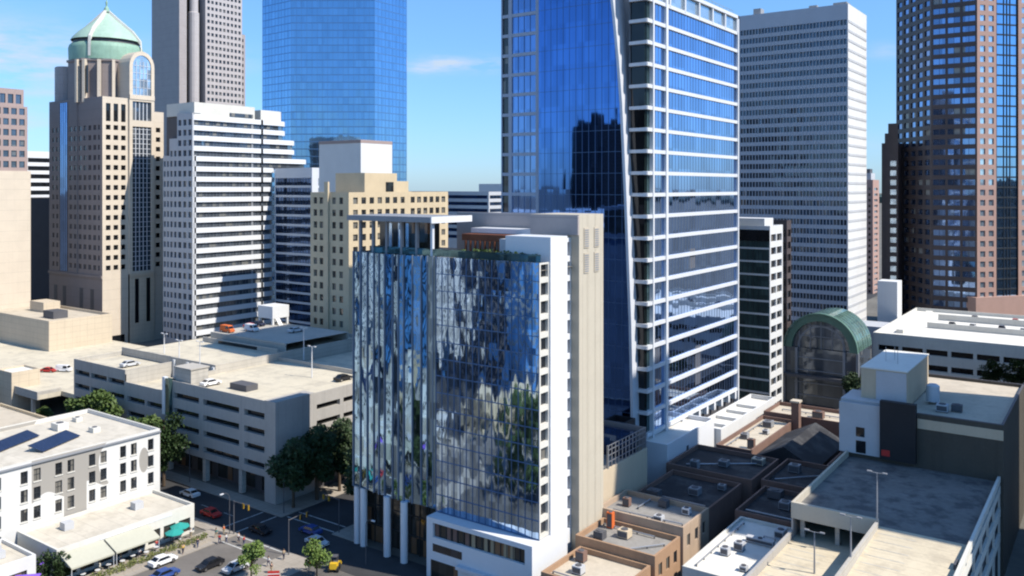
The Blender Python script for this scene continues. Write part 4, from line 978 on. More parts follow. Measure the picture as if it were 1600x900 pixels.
# ---- people
def person(x,y,z,rz,shirt,trous,label,pose=0,group='people on the pavement'):
    t=thing('person',label,'person',(0,0,0),group)
    s=.16+.05*pose
    J={'pel':(0,0,.95),'ch':(0,.02,1.35),'nk':(0,.02,1.5),'hd':(0,.04,1.64),'tp':(0,.03,1.74),
       'hl':(.1,0,.9),'kl':(.11,s,.5),'fl':(.11,s*.8,.07),'tl':(.12,s*.8+.18,.04),'hr':(-.1,0,.9),'kr':(-.11,-s*.5,.5),'fr':(-.11,-s*1.5,.09),'tr':(-.12,-s*1.5+.17,.04),
       'sl':(.19,.01,1.42),'el':(.26,-.05,1.14),'wl':(.25,.1,.92),'sr':(-.19,.01,1.42),'er':(-.26,.06,1.14),'wr':(-.25,.2,.95)}
    rad={'pel':.15,'ch':.16,'nk':.06,'hd':.1,'tp':.07,'hl':.095,'kl':.065,'fl':.045,'tl':.04,'hr':.095,'kr':.065,'fr':.045,'tr':.04,'sl':.06,'el':.045,'wl':.035,'sr':.06,'er':.045,'wr':.035}
    E=[('pel','ch'),('ch','nk'),('nk','hd'),('hd','tp'),('pel','hl'),('hl','kl'),('kl','fl'),('fl','tl'),('pel','hr'),('hr','kr'),('kr','fr'),('fr','tr'),('ch','sl'),('sl','el'),('el','wl'),('ch','sr'),('sr','er'),('er','wr')]
    def skin(name,keys,m,f):
        ks=[k for k in J if k in keys]; ix={k:i for i,k in enumerate(ks)}
        me=bpy.data.meshes.new(name); me.from_pydata([J[k] for k in ks],[(ix[a],ix[b]) for a,b in E if a in ix and b in ix],[]); me.materials.append(M[m])
        o=bpy.data.objects.new(name,me); COL.objects.link(o); o.parent=t
        md=o.modifiers.new('skin','SKIN'); sv=me.skin_vertices[0].data
        for k in ks: sv[ix[k]].radius=(rad[k]*f,rad[k]*f); sv[ix[k]].use_root=(k==ks[0])
        o.modifiers.new('sub','SUBSURF').levels=1; return o
    skin('body',set(J),'skin',1.0); skin('shirt',{'pel','ch','sl','el','sr','er'},shirt,1.13); skin('trousers',{'pel','hl','kl','fl','hr','kr','fr'},trous,1.13)
    hb=MB(); hb.lathe(0,.02,[(.112,1.62),(.115,1.7),(.08,1.78)],10); hb.build('hair',M['trunk'],t,smooth=True)
    t.location=(x,y,z); t.rotation_euler=(0,0,rz)
for a in ((-58.2,-14.2,.5,'red','denim','person in a red top walking on the sunny corner pavement'),(-57.4,-13.4,2.2,'carwhite','denim','person in a white top beside the one in red'),(-60.8,-13.0,3.4,'teal','khaki','person in a teal top near the end of the planting bed'),(-64.8,-22.0,1.0,'red','denim','person in a red top seated side of the awning front'),(-64.2,-25.5,4.0,'carwhite','navy','person in a white top under the awning edge'),(-64.6,-28.5,2.6,'khaki','denim','person in a khaki top under the middle of the awning'),(-41.6,-16.5,5.0,'navy','khaki','person in navy walking past the young trees'),(-37.5,-12.2,.9,'red','navy','person in red in the shade before the hotel'),(-59.7,-17.5,1.2,'navy','denim','person in navy strolling along the planting bed'),(-59.6,-20.4,4.4,'yellow','navy','person in yellow walking beside the planting bed'),(-64.4,-15.6,2.2,'carwhite','khaki','person in white under the front teal parasol'),(-65.6,-18.6,.4,'orange','denim','person in orange between the teal parasols'),(-43.9,-15.2,3.0,'carwhite','denim','person in white waiting near the young tree'),(-44.0,-12.0,1.1,'khaki','navy','person in khaki at the kerb of the junction'),(-60.8,-11.4,2.0,'orange','khaki','person in orange at the cafe corner'),(-56.0,-11.9,5.2,'carwhite','navy','person in white crossing the sunny road'),(-54.0,-12.3,2.1,'red','denim','person in red crossing the sunny road')):
    person(a[0],a[1],.13,a[2],a[3],a[4],a[5],pose=random.random())
def cafe_table(x,y,label):
    t=thing('cafe_table',label,'table',(x,y,.13),'cafe tables'); b=MB(); b.lathe(x,y,[(.42,.85),(.42,.89)],14); b.build('tabletop',M['white_metal'],t)
    b=MB(); b.lathe(x,y,[(.25,.13),(.06,.18),(.04,.85)],10); b.build('base',M['steel'],t)
for i in range(7): cafe_table(-64.3+.5*(i%2),-35+i*2.1,'white round cafe table standing along the front of the awning')
def barrier(x,y,rz,label):
    t=thing('traffic_barrier',label,'barrier',(0,0,0),'red barriers on the corner'); b=MB()
    for a,c,e in ((.28,0,.12),(.12,.12,.85),(.07,.85,.95)):
        b.box(-.9,.9,-a,a,c,e)
    b.build('panel',M['red'],t); b=MB(); b.box(-.9,.9,-.13,.13,.45,.6); b.build('stripe',M['carwhite'],t); t.location=(x,y,.13); t.rotation_euler=(0,0,rz)
barrier(-40.2,-17.2,.7,'red and white barrier at the bottom edge between the young trees') 
# yellow loader
t=thing('loader','small yellow loader parked before the hotel columns','loader',(0,0,0))
b=MB(); b.box(-1.1,1.0,-.6,.6,.55,1.15); b.box(-1.1,-.3,-.55,.55,1.15,1.45); b.build('chassis',M['yellow'],t)
b=MB(); b.box(-.3,.75,-.5,.5,1.15,1.25); b.box(-.3,.75,-.52,.52,2.15,2.25)
for x in (-.27,.72):
    for y in (-.48,.48): b.box(x-.04,x+.04,y-.04,y+.04,1.2,2.2)
b.build('cab',M['grey_dark'],t)
for x in (-.75,.7):
    for s in (-1,1): b=MB(); b.bar((x,s*.5,.45),(x,s*.85,.45),.45,n=14); b.build('wheel',M['rubber'],t)
b=MB(); b.bar((.6,-.5,1.1),(1.7,-.5,.5),.08); b.bar((.6,.5,1.1),(1.7,.5,.5),.08); b.build('lift_arm',M['yellow'],t)
b=MB(); b.poly((1.6,-.8,.2),(1.6,.8,.2),(1.6,.8,.9),(1.6,-.8,.9)); b.poly((1.6,-.8,.2),(2.3,-.8,.15),(2.3,.8,.15),(1.6,.8,.2)); b.poly((1.6,-.8,.2),(2.3,-.8,.15),(1.6,-.8,.9)); b.poly((1.6,.8,.2),(2.3,.8,.15),(1.6,.8,.9)); b.build('bucket',M['yellow'],t)
t.location=(-34.2,-9.9,.13); t.rotation_euler=(0,0,2.2)
def street_lamp(x,y,rz,label):
    t=thing('street_lamp',label,'street lamp',(0,0,0),'street lamps'); b=MB(); b.bar((0,0,0),(0,0,6.5),.09,.06)
    pts=[(0,0,6.5),(.25,0,7.1),(.8,0,7.5),(1.5,0,7.55)]
    for i in range(3): b.bar(pts[i],pts[i+1],.05)
    b.build('pole',M['grey_dark'],t); b=MB(); b.box(1.3,2.0,-.14,.14,7.45,7.6); b.build('lamp_head',M['white_metal'],t); t.location=(x,y,.13); t.rotation_euler=(0,0,rz)
street_lamp(-31.5,-5.5,0,'street lamp with curved arm in front of the hotel columns'); street_lamp(-60.2,1.5,q,'street lamp at the shaded garage corner'); street_lamp(-60.3,-10.6,-q,'street lamp at the cafe side of the crossing'); street_lamp(-90,1.5,-q,'street lamp along the shaded garage front')
# ================================================================== FAR LEFT
Sf=building('white_shaft','plain cream shaft building standing alone left of the garage','tower',-184,-175.5,5,12.5,11.6,M['cream_base'],M['roof_white'],par=.4)
building('low_flat_building','low cream roofed building behind the white building at the left edge','building',-140,-107.5,-55,-13.5,12.4,M['beige_stone'],M['roof_tan'],par=.5)
Rd=thing('raised_deck','raised cream parking deck on columns at the far left','parking deck',(-190,20,0))
b=MB(); b.box(-260,-163,6,12,6.0,7.2); b.box(-260,-150,12,62,6.0,7.2); b.build('deck_slab',M['conc_deck'],Rd)
b=MB(); b.box(-260,-163.0,5.7,6,6.0,8.1); b.box(-163.3,-163,6,12,7.2,8.1); b.build('parapet',M['conc'],Rd)
for x in (-240,-225,-210,-195,-180,-167):
    b=MB(); b.box(x-.4,x+.4,6.2,7,0,6); b.build('column',M['conc'],Rd)
Cb=building('cream_annexe','low cream stone block at the foot of the cream tower','building',-292,-222,38,60,17.2,M['cream_base'],M['roof_tan'],par=.8,z0=0)
b=MB(); b.box(-238,-231,44,49,16.4,19); b.build('roof_plant',M['grey_dark'],Cb)
b=MB(); b.box(-260,-250,50,56,16.4,20); b.build('roof_house',M['cream_base'],Cb)
for x,y,m,l,g in ((-190,22,'red','red car on the raised cream deck','cars on the raised deck'),(-187,25,'carwhite','white car beside the red one on the raised deck','cars on the raised deck'),(-178,40,'silver','silver car at the back of the raised deck','cars on the raised deck'),(-172,46,'carwhite','white car parked under the domed tower wall','cars on the raised deck')): car(x,y,7.2,.5,m,l,g,van=(m=='carwhite'))
for x,y,z,m,l in ((-131,41,22.1,'orange','orange van on the upper ramp of the garage'),(-127,46,22.1,'carwhite','white van on the upper ramp of the garage'),(-131.5,49,22.1,'red','red car on the upper ramp of the garage'),(-133,53,22.1,'navy','dark blue car at the far end of the garage ramp'),(-116,52,22.1,'silver','silver car on the upper ramp of the garage')): car(x,y,z,.0 if m!='silver' else q,m,l,'cars on the garage roof',van=m in('orange','carwhite'))
Cr=thing('cream_tower','cream stone tower with a pink gridded crown at the left picture edge','tower',(-285,45,0))
w=MB(); mu=MB(); punched(Cr,w,mu,FX(-271,30),zone(0,25.5,0,68,[(11.5,13.2)],floors(12,4.0,14,1,2.8),.4,M['pane_dark'])); w.fquad(FY(-310,30),0,39,0,68); w.fquad(Face(-271,55.5,-1,0),0,39,0,68); w.box(-310,-271.01,30.01,55.49,67.9,68); w.build('wall',M['cream'],Cr)
w=MB(); punched(Cr,w,mu,FX(-271.6,42),zone(0,12.6,68,92.5,spaced(.5,12,4,2.0),floors(68.5,4.0,6,.8,3.2),.4,M['pane_steel'])); w.fquad(FY(-300,42),0,28.4,68,92.5); w.fquad(Face(-271.6,54.6,-1,0),0,28,68,92.5); w.box(-300,-271.61,42.01,54.59,92.4,92.5)
punched(Cr,w,mu,FX(-272.2,44),zone(0,9.5,92.5,99,spaced(.5,9,3,2.0),[(93.5,97)],.4,M['pane_steel'])); w.fquad(Face(-272.2,53.5,-1,0),0,28,92.5,99); w.box(-300,-272.21,44,53.4,98.9,99); w.build('crown_wall',M['pink_granite'],Cr)
w=MB(); w.fquad(FX(-270.5,26),0,17.0,68,104); w.fquad(FY(-300,26),0,29.5,68,104); w.fquad(Face(-270.5,43,-1,0),0,29,68,104); w.box(-300,-270.6,26.1,42.9,103.9,104); w.build('crown_shaft',M['granite_grey'],Cr); mu.build('mullions',M['frame_dark'],Cr)
building('striped_slab','narrow black and white striped slab far behind the domed tower','office building',-385,-357.2,95,140,79,M['white_panel'],M['roof_grey'],fy=[zone(0,27.8,0,79,[(.05,27.75)],floors(3,3.9,19,.6,2.7),.3,M['pane_black'])],fx=[zone(0,45,0,79,[(.05,44.9)],floors(3,3.9,19,.6,2.7),.3,M['pane_black'])])
building('slate_block','dark blue slate glass block in the gap left of the domed tower','office building',-345,-318,78,110,57,M['granite_dark'],M['roof_dark'],fy=[zone(0,27,0,57,spaced(.3,26.7,9,2.2),floors(1,3.9,14,.6,3.2),.3,M['pane_navy'])])
# far low blocks between beige block and tall tower
building('far_office','long low pale office block on the skyline behind the hotel roof','office building',-330,-236,300,330,59,M['grey_light'],M['roof_grey'],fx=[zone(0,30,0,59,[(1,29)],floors(30,4,7,1,3),.3,M['pane_navy'])],fy=[zone(0,94,0,59,[(1,93)],floors(30,4,7,1,3),.3,M['pane_navy'])])
building('far_block','small white skyline block beyond the far office','office building',-305,-280,380,410,64,M['white_wall'],M['roof_grey'])
building('far_block','grey skyline block right of the beige midrise','office building',-262,-240,360,400,56,M['grey_light'],M['roof_grey'])
# ================================================================== RIGHT SIDE
Gb=building('green_glass_block','dark green glass office block with a white gridded sunny side','office building',-34,-7,119.5,130,51.5,M['white_wall'],M['roof_white'],
  fy=[zone(0,27,0,51.5,[(.2,26.8)],floors(0,3.5,14,.3,3.3),.2,M['pane_green'],1.5)],fx=[zone(0,10.5,0,51.5,[(.9,4.9),(5.6,9.7)],floors(1,3.5,14,.9,2.8),.4,M['pane_dark'],1.4)])
b=MB(); b.box(-24,-9,121,128,50.5,53.5); b.build('roof_house',M['white_wall'],Gb); b=MB(); b.fbox(FY(-34,119.5),12,26.9,47.5,50.5,-.1,.04); b.build('roof_louvre',M['pane_black'],Gb)
building('brown_slab','slim dark brown slab behind the green glass block','office building',-40,-11,146,150,52,M['brown_stone'],M['roof_dark'],fy=[zone(0,29,0,52,[(.3,28.8)],floors(0,3.6,14,.6,2.6),.3,M['pane_black'])],fx=[zone(0,4,0,52,[(.5,3.5)],floors(0,3.6,14,.6,2.6),.3,M['pane_black'])])
Pk=building('salmon_tower','slender salmon and white striped apartment tower between two big towers','apartment tower',-64,-49.4,421.6,437,66,M['salmon'],M['roof_tan'],
  fx=[zone(0,15.4,0,66,[(3.2,11.5)],floors(0,3.3,19,.6,2.0),.5,M['pane_pale'])],fy=[zone(0,14.6,0,66,[(9,10.6),(12,13.4)],floors(0,3.3,19,.6,2.2),.4,M['pane_dark'])])
b=MB(); b.box(-60,-51,424,434,65,70); b.build('roof_house',M['grey_light'],Pk); b=MB(); b.box(-58,-52,426,432,70,72.5); b.build('roof_plant',M['grey_dark'],Pk)
# arched atrium
At=thing('arched_atrium','green copper barrel vaulted atrium with a round glazed front','atrium',(.5,152,0))
ax,ay0,ay1,zc,ro=.5,139,156,16.6,9.8
def arc(r,n=20): return [(ax-r*math.cos(math.pi*i/n),zc+r*math.sin(math.pi*i/n)) for i in range(n+1)]
b=MB(); o_=arc(ro); i_=arc(ro-1.9)
for k in range(20): b.poly((o_[k][0],ay0,o_[k][1]),(o_[k][0],ay1,o_[k][1]),(o_[k+1][0],ay1,o_[k+1][1]),(o_[k+1][0],ay0,o_[k+1][1]))
b.build('vault_roof',M['vault_glass'],At,smooth=True)
b=MB()
for k in range(20):
    b.poly((o_[k][0],ay0-.02,o_[k][1]),(i_[k][0],ay0-.02,i_[k][1]),(i_[k+1][0],ay0-.02,i_[k+1][1]),(o_[k+1][0],ay0-.02,o_[k+1][1])); b.poly((i_[k][0],ay0,i_[k][1]),(i_[k][0],ay0+1.5,i_[k][1]),(i_[k+1][0],ay0+1.5,i_[k+1][1]),(i_[k+1][0],ay0,i_[k+1][1]))
q_=arc(ro+.35); 
for k in range(20):
    for yy in (ay0-.5,): b.poly((q_[k][0],yy,q_[k][1]),(q_[k][0],yy+1.2,q_[k][1]),(q_[k+1][0],yy+1.2,q_[k+1][1]),(q_[k+1][0],yy,q_[k+1][1])); b.poly((q_[k][0],yy,q_[k][1]),(o_[k][0],yy,o_[k][1]),(o_[k+1][0],yy,o_[k+1][1]),(q_[k+1][0],yy,q_[k+1][1]))
b.build('arch_ring',M['atrium_copper'],At)
for yy in [ay0+2.5+i*2.6 for i in range(6)]:
    p_=arc(ro+.12); b=MB()
    for k in range(20): b.poly((p_[k][0],yy,p_[k][1]),(p_[k][0],yy+.3,p_[k][1]),(p_[k+1][0],yy+.3,p_[k+1][1]),(p_[k+1][0],yy,p_[k+1][1]))
    b.build('vault_rib',M['atrium_copper'],At)
b=MB(); b.poly(*[(x,ay0+1.2,z) for x,z in i_]); b.fquad(FY(ax-ro,ay0+.3),0,2*ro,0,zc); b.fquad(FX(ax+ro,ay0),0,ay1-ay0,0,zc); b.fquad(Face(ax-ro,ay1,0,-1),0,ay1-ay0,0,zc); b.poly(*[(x,ay1,z) for x,z in o_]); b.build('glazing',M['pane_slate'],At)
b=MB()
ii=arc(ro-3.2)
for k in range(20): b.poly((ii[k][0],ay0+1.1,ii[k][1]),(ax+(ii[k][0]-ax)*.92,ay0+1.1,zc+(ii[k][1]-zc)*.92),(ax+(ii[k+1][0]-ax)*.92,ay0+1.1,zc+(ii[k+1][1]-zc)*.92),(ii[k+1][0],ay0+1.1,ii[k+1][1]))
for s in (-6,-3,0,3,6): b.box(ax+s-.12,ax+s+.12,ay0+.95,ay0+1.15,0.2,zc+math.sqrt(max(.1,(ro-2.2)**2-s*s)))
for z in (3.5,7,10.5,14,20,23): b.box(ax-ro+2.6,ax+ro-2.6,ay0+.0,ay0+.28,z-.12,z+.12) if z<zc else b.box(ax-6,ax+6,ay0+.95,ay0+1.15,z-.1,z+.1)
for s in (-10,-6.5,6.5,10): b.box(ax+s-.35,ax+s+.35,ay0-.4,ay0+.25,0,zc)
b.build('glazing_bars',M['grey_mid'],At)
b=MB(); b.box(ax-ro-1,ax+ro+1,ay0-2.2,ay0-.6,8.6,9.4); b.build('balcony',M['grey_dark'],At)
# white parking garage right
Wg2=building('white_garage','low white parking garage with open strips and a bright roof deck at the right','parking garage',7.5,75,170,236,17.8,M['offwhite'],M['roof_white'],
  fy=[zone(0,67.5,0,17.8,[(1.5+i*6.6,7.2+i*6.6) for i in range(10)],[(8.2,9.9),(12.7,14.4)],.9,M['pane_black'])],par=1.0)
b=MB(); b.box(-3.5,7.4,184,196,0,17.5); b.build('end_block',M['grey_light'],Wg2)
b=MB(); b.box(1,7.3,205,212,15,30); b.build('stair_tower',M['white_wall'],Wg2)
b=MB(); b.box(18,62,196,196.4,16.8,18.6); b.box(18,62,216,216.4,16.8,18.8); b.box(12,14,180,230,16.8,17.9); b.build('ramp_wall',M['offwhite'],Wg2)
random.seed(8)
for i,(x,y,m) in enumerate(((24,204,'carblack'),(30,204,'silver'),(38,205,'navy'),(44,204,'carwhite'),(49,206,'carblack'),(40,224,'red'),(28,224,'navy'))):
    car(x,y,16.8,q,m,['black car at the left of the white garage roof','silver car on the white garage roof near its middle wall','navy car on the white garage roof before the brown tower','white car on the white garage roof','black car at the right of the white garage roof','red car at the back of the white garage roof','navy car at the back of the white garage roof'][i],'cars on the white garage roof')
building('shaded_hall','low dark hall in shade between the atrium and the white garage','building',12,70,112,160,7,M['granite_dark'],M['roof_dark'])
# dark brown hall with penthouse
Bh=building('brown_hall','large brown hall with half sunlit tan roof and a black stair tower on its front','building',29.4,54.2,49.5,84,24.2,M['brown_wall'],M['roof_tan'],par=.5,capm=M['granite_dark'])
b=MB(); b.fbox(FY(29.4,49.5),-.2,6.6,16,24.6,0,.5); b.box(29.2,36,50.1,58,24.2,25.0); b.build('white_front',M['grey_light'],Bh)
b=MB(); b.fbox(FY(29.4,49.5),6.6,12.2,16,25.8,0,1.2); b.build('black_stair_tower',M['black_panel'],Bh)
b=MB(); b.fbox(FY(29.4,49.5),12.3,24.8,21.8,23.4,0,.12); b.build('pale_band',M['tan_stucco'],Bh)
b=MB(); b.fbox(FY(29.4,49.5),2.6,4,19,20.6,.45,.56); b.fbox(FY(29.4,49.5),2.6,4.2,16.2,18.3,.45,.56); b.build('front_window',M['pane_black'],Bh)
b=MB(); b.fbox(FY(29.4,49.5),6.9,8.2,16.6,17.6,1.2,1.26); b.build('red_sign',M['red'],Bh)
b=MB(); b.box(32,39.5,52.5,72,24,30.2); b.build('penthouse',M['tan_stucco'],Bh); b=MB(); b.box(31.9,39.6,52.4,72.1,30.2,30.4); b.build('penthouse_roof',M['roof_white'],Bh)
b=MB(); b.fbox(FY(32,52.5),2.5,7.4,24.7,30,0,.08); b.build('penthouse_panel',M['grey_light'],Bh)
for x,y in ((34.5,60),(35.6,62),(36.8,58.5)): b=MB(); b.bar((x,y,30.4),(x,y,33),.05); b.build('antenna',M['steel'],Bh)
def tank(x,y,z,r,h,label,m='steel',g='rooftop tanks'):
    t=thing('water_tank',label,'tank',(x,y,z),g); b=MB(); b.lathe(x,y,[(r,z+.5),(r,z+h),(r*.6,z+h+.3)],16); b.build('drum',M[m],t)
    for a in range(4): b=MB(); b.bar((x+r*.7*math.cos(a*1.57+.78),y+r*.7*math.sin(a*1.57+.78),z),(x+r*.7*math.cos(a*1.57+.78),y+r*.7*math.sin(a*1.57+.78),z+.5),.07); b.build('leg',M['grey_dark'],t)
tank(42.2,60.5,23.7,1.1,3.2,'pale blue metal tank beside the tan penthouse','frame_light')
def acunit(x,y,z,sx,sy,h,label,g,m='grey_light'):
    t=thing('air_unit',label,'air unit',(x,y,z),g); b=MB(); b.box(x-sx/2,x+sx/2,y-sy/2,y+sy/2,z+.15,z+h); b.build('casing',M[m],t)
    b=MB(); b.lathe(x,y,[(min(sx,sy)*.36,z+h),(min(sx,sy)*.34,z+h+.12)],14); b.build('fan',M['grey_dark'],t); b=MB(); b.box(x-sx/2+.1,x+sx/2-.1,y-sy/2-.03,y-sy/2,z+.3,z+h-.2); b.box(x-sx/2,x-sx/2+.15,y-sy/2,y+sy/2,z,z+.15); b.box(x+sx/2-.15,x+sx/2,y-sy/2,y+sy/2,z,z+.15); b.build('grille',M['grey_dark'],t)
acunit(44.5,55.5,23.7,1.8,1.6,1.3,'low air unit at the shaded edge of the brown hall roof','rooftop units on the brown hall'); acunit(46.5,57,23.7,1.6,1.4,1.2,'dark air unit beside the low one on the brown hall roof','rooftop units on the brown hall',m='grey_dark')
# foreground deck
De=thing('parking_ramp','concrete parking deck with a sunlit ramp and a shaded upper deck at the lower right','parking garage',(42,20,0))
b=MB(); b.poly((30.6,19.5,15.2),(53.4,19.5,15.2),(53.4,49.5,15.2),(30.6,49.5,15.2)); b.build('upper_deck',M['conc_deck_shaded'],De)
b=MB(); b.poly((42.2,19.5,15.2),(42.2,-30,13.6),(53.4,-30,13.6),(53.4,19.5,15.2)); b.build('ramp_surface',M['ramp_deck'],De)
b=MB(); b.poly((30.6,-30,11),(42,-30,11),(42,30,11),(30.6,30,11)); b.build('lower_deck',M['ramp_deck'],De)
b=MB(); b.box(30.3,42.2,18.9,19.5,13.9,16.2); b.box(30.3,30.7,19.5,49.4,13.9,16.2); b.build('upper_parapet',M['beige_slab'],De)
b=MB(); b.box(41.9,42.3,-30,18.85,10.9,16.0); b.build('ramp_wall',M['conc'],De)
b=MB(); b.box(30.2,30.6,-30,18.85,0,12.1); b.box(30.32,30.58,18.95,49.3,0,13.85); b.build('left_wall',M['conc_wall'],De)
b=MB(); b.box(53.4,53.8,-30,49.4,13.4,14.6); b.box(53.4,53.8,-30,49.4,15.2,16.1); b.box(53.4,53.8,-30,49.4,9.8,11.2); b.box(53.4,53.8,-30,49.4,5.8,7.2); b.build('edge_rail',M['offwhite'],De)
for y in range(-28,50,7):
    b=MB(); b.box(53.45,53.75,y,y+.4,0,15.2); b.build('edge_post',M['offwhite'],De)
b=MB(); b.box(53.0,53.3,-30,49,0,13.4); b.box(31,42,29.5,30,11,15.1); b.build('inner_wall',M['grey_dark'],De)
for x in (31.6,36.5,41.2): b=MB(); b.box(x-.3,x+.3,20,20.6,11,15.1); b.build('deck_column',M['conc'],De)
b=MB()
for i in range(22): b.poly((42.6,17-i*2.5,15.14-.033*(2.5+i*2.5)+.085),(47.4,17-i*2.5,15.14-.033*(2.5+i*2.5)+.085),(47.4,17.12-i*2.5,15.14-.033*(2.5+i*2.5)+.085),(42.6,17.12-i*2.5,15.14-.033*(2.5+i*2.5)+.085))
for i in range(18): b.poly((31.2,15-i*2.5,11.02),(36.2,15-i*2.5,11.02),(36.2,15.12-i*2.5,11.02),(31.2,15.12-i*2.5,11.02))
b.build('parking_lines',M['paint_white'],De)
b=MB(); [b.box(52.7,53.0,-25+i*6,-23+i*6,14.9,15.6) for i in range(7)]; b.build('wheel_guard',M['grey_dark'],De)
for x,y,z,h,l in ((36.5,9,11,5.5,'dark twin light pole standing on the lower sunlit deck'),(42.1,18.9,16.2,6.5,'slim light pole at the corner of the ramp wall'),(42.1,5,16,5,'slim light pole along the ramp wall')): roof_lamp(x,y,z,h,l,'light poles on the parking deck',m='grey_mid')
# tan building beside the hotel
Tn=building('tan_block','plain tan stucco block with a screened roof terrace right beside the hotel slab','building',-15,-1.5,17.8,36.4,14.1,M['tan_stucco'],M['roof_grey'],par=.5)
b=MB()
for i in range(12): b.box(-1.75,-1.6,22+i*1.28,22.1+i*1.28,14.2,18)
for z in (15.2,16.3,17.2,17.95): b.box(-1.75,-1.6,22,36.2,z,z+.09)
b.box(-1.8,-1.5,21.7,22,14.2,18.1); b.box(-14,-1.6,36.0,36.2,14.2,18); b.build('terrace_screen',M['steel'],Tn)
tank(-6,24,13.6,1.5,4.2,'white round tank inside the screened roof terrace','white_metal'); acunit(-9,28,13.6,3,2.6,2.2,'grey air unit inside the screened roof terrace','units on the tan block')
b=MB(); b.box(-14,-3,30,35,13.6,17.4); b.build('roof_pool',M['pane_navy'],Tn)
# low brick buildings
def low(name,label,x0,x1,y0,y1,z,wm,rm,fx=None,par=.7,cap=None): return building(name,label,'building',x0,x1,y0,y1,z,M[wm],M[rm],fx=fx,par=par,capm=M[cap] if cap else None)
wz=lambda L,z,n: [zone(0,L,0,z,spaced(.5,L-.5,n,1.2),[(1.2,3.0),(z-3.4,z-1.5)],.25,M['pane_dark'])]
low('brick_building','low tan brick building with a grey roof behind the other low brick ones',-1.0,14.2,17.2,27.3,9.2,'brick_tan','roof_grey',wz(10.1,9.2,3))
low('brick_building','low orange brick building with a dark grey roof in the middle of the row',0.2,13.8,8.2,17.0,7.8,'brick_orange','roof_grey',wz(8.8,7.8,3))
low('brick_building','low brick building with a tan roof at the bottom edge beside the hotel',1.2,13.2,-3,8.0,6.4,'brick_orange','roof_tan',wz(11,6.4,3))
low('brick_building','small red brick building at the bottom edge against the hotel pier',2,12.5,-14,-3.2,5.2,'brick','roof_grey',wz(10.8,5.2,3))
for (x,y,z,s,h,m,l) in ((11.5,24.5,8.5,1.2,1.1,'white_metal','white vent on the tan brick roof'),(7,25.5,8.5,1.5,1.2,'grey_dark','dark vent on the tan brick roof'),(9,19.5,8.5,1.4,.9,'grey_light','pale vent near the front of the tan brick roof'),(6,13.5,7.1,1.8,1.3,'tan_stucco','tan box vent on the orange brick roof'),(3,11,7.1,1.6,1.2,'grey_dark','dark box vent on the orange brick roof'),(3.2,5,5.7,1.4,1.6,'brick','red brick stack on the tan roofed brick building'),(5,1.2,5.7,1.5,1.2,'grey_light','grey vent on the tan roofed brick building'),(2.4,15.5,7.1,1.0,2.6,'orange','orange stack at the hotel end of the brick row')):
    acunit(x,y,z,s,s*.9,h,l,'vents on the low brick roofs',m)
Wr=low('white_roof_building','low building with a bright white flat roof beside the parking deck',18.2,28.6,8,31,7.6,'offwhite','roof_white',None,.35)
for (x,y,sx,sy,h,l) in ((22.5,19,1.4,1.2,1.3,'small grey air unit in the middle of the white roof'),(21.4,16.2,1.2,1.2,1.2,'smaller grey air unit nearer the picture bottom on the white roof'),(24.3,23,4.2,1.0,.9,'long grey duct unit on the white roof'),(26,27.5,1.4,2.2,1.2,'bluish air unit at the shaded end of the white roof'),(25.6,12.5,1.0,1.0,.8,'tiny grey air unit near the front of the white roof')): acunit(x,y,7.25,sx,sy,h,l,'air units on the white roof')
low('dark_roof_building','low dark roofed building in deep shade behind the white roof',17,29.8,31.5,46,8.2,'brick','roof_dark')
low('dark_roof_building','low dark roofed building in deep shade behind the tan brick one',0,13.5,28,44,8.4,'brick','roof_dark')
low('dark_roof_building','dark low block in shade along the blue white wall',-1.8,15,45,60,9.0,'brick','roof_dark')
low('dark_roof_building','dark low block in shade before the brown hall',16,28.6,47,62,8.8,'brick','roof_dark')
Gr=thing('gabled_hall','dark gabled shed roof among the low buildings before the brown hall','building',(16,75,0))
b=MB(); b.box(9,21,63,84,0,7.5); b.build('wall',M['brick'],Gr); b=MB(); b.poly((8.6,62.6,7.5),(15,62.6,10.8),(15,84.4,10.8),(8.6,84.4,7.5)); b.poly((15,62.6,10.8),(21.4,62.6,7.5),(21.4,84.4,7.5),(15,84.4,10.8)); b.poly((8.6,62.6,7.5),(21.4,62.6,7.5),(15,62.6,10.8)); b.build('roof',M['roof_dark'],Gr)
low('tan_roof_building','low brick building with a sunlit tan roof beside the white terrace',0.5,8,64,92,8.4,'brick','roof_tan')
low('tan_roof_building','long low brick building with a tan roof in front of the atrium plaza',0.5,27,93,104,9.2,'brick','roof_tan')
low('tan_roof_building','small brick building with a patched roof left of the brown hall',22,28.8,64,90,7.2,'brick','roof_grey')
t=thing('chimney','square red brick chimney standing on the low tan roofs','chimney',(9,91,8)); b=MB(); b.box(7.9,9.6,90,91.8,0,13); b.build('stack',M['brick'],t); b=MB(); b.box(7.7,9.8,89.8,92,13,13.4); b.build('cap',M['roof_tan'],t)
for (x,y,z,s,h,l) in ((3,74,7.7,1.5,1.2,'dark vent on the sunlit tan roof'),(5.5,80,7.7,1.2,1.0,'pale vent on the sunlit tan roof'),(4,86,7.7,2.0,1.4,'boxy vent at the back of the sunlit tan roof'),(25,70,6.5,1.6,1.1,'vent on the patched roof left of the brown hall'),(25.5,78,6.5,1.4,1.2,'second vent further back on the patched roof'),(8,36,7.7,1.8,1.3,'vent on the dark roof behind the tan brick building'),(23,39,7.5,1.8,1.3,'vent on the dark roof behind the white roof'),(7,52,8.3,1.7,1.2,'vent on the dark block along the blue white wall')): acunit(x,y,z,s,s,h,l,'vents on the shaded low roofs','grey_light' if 'pale' in l else 'grey_mid')
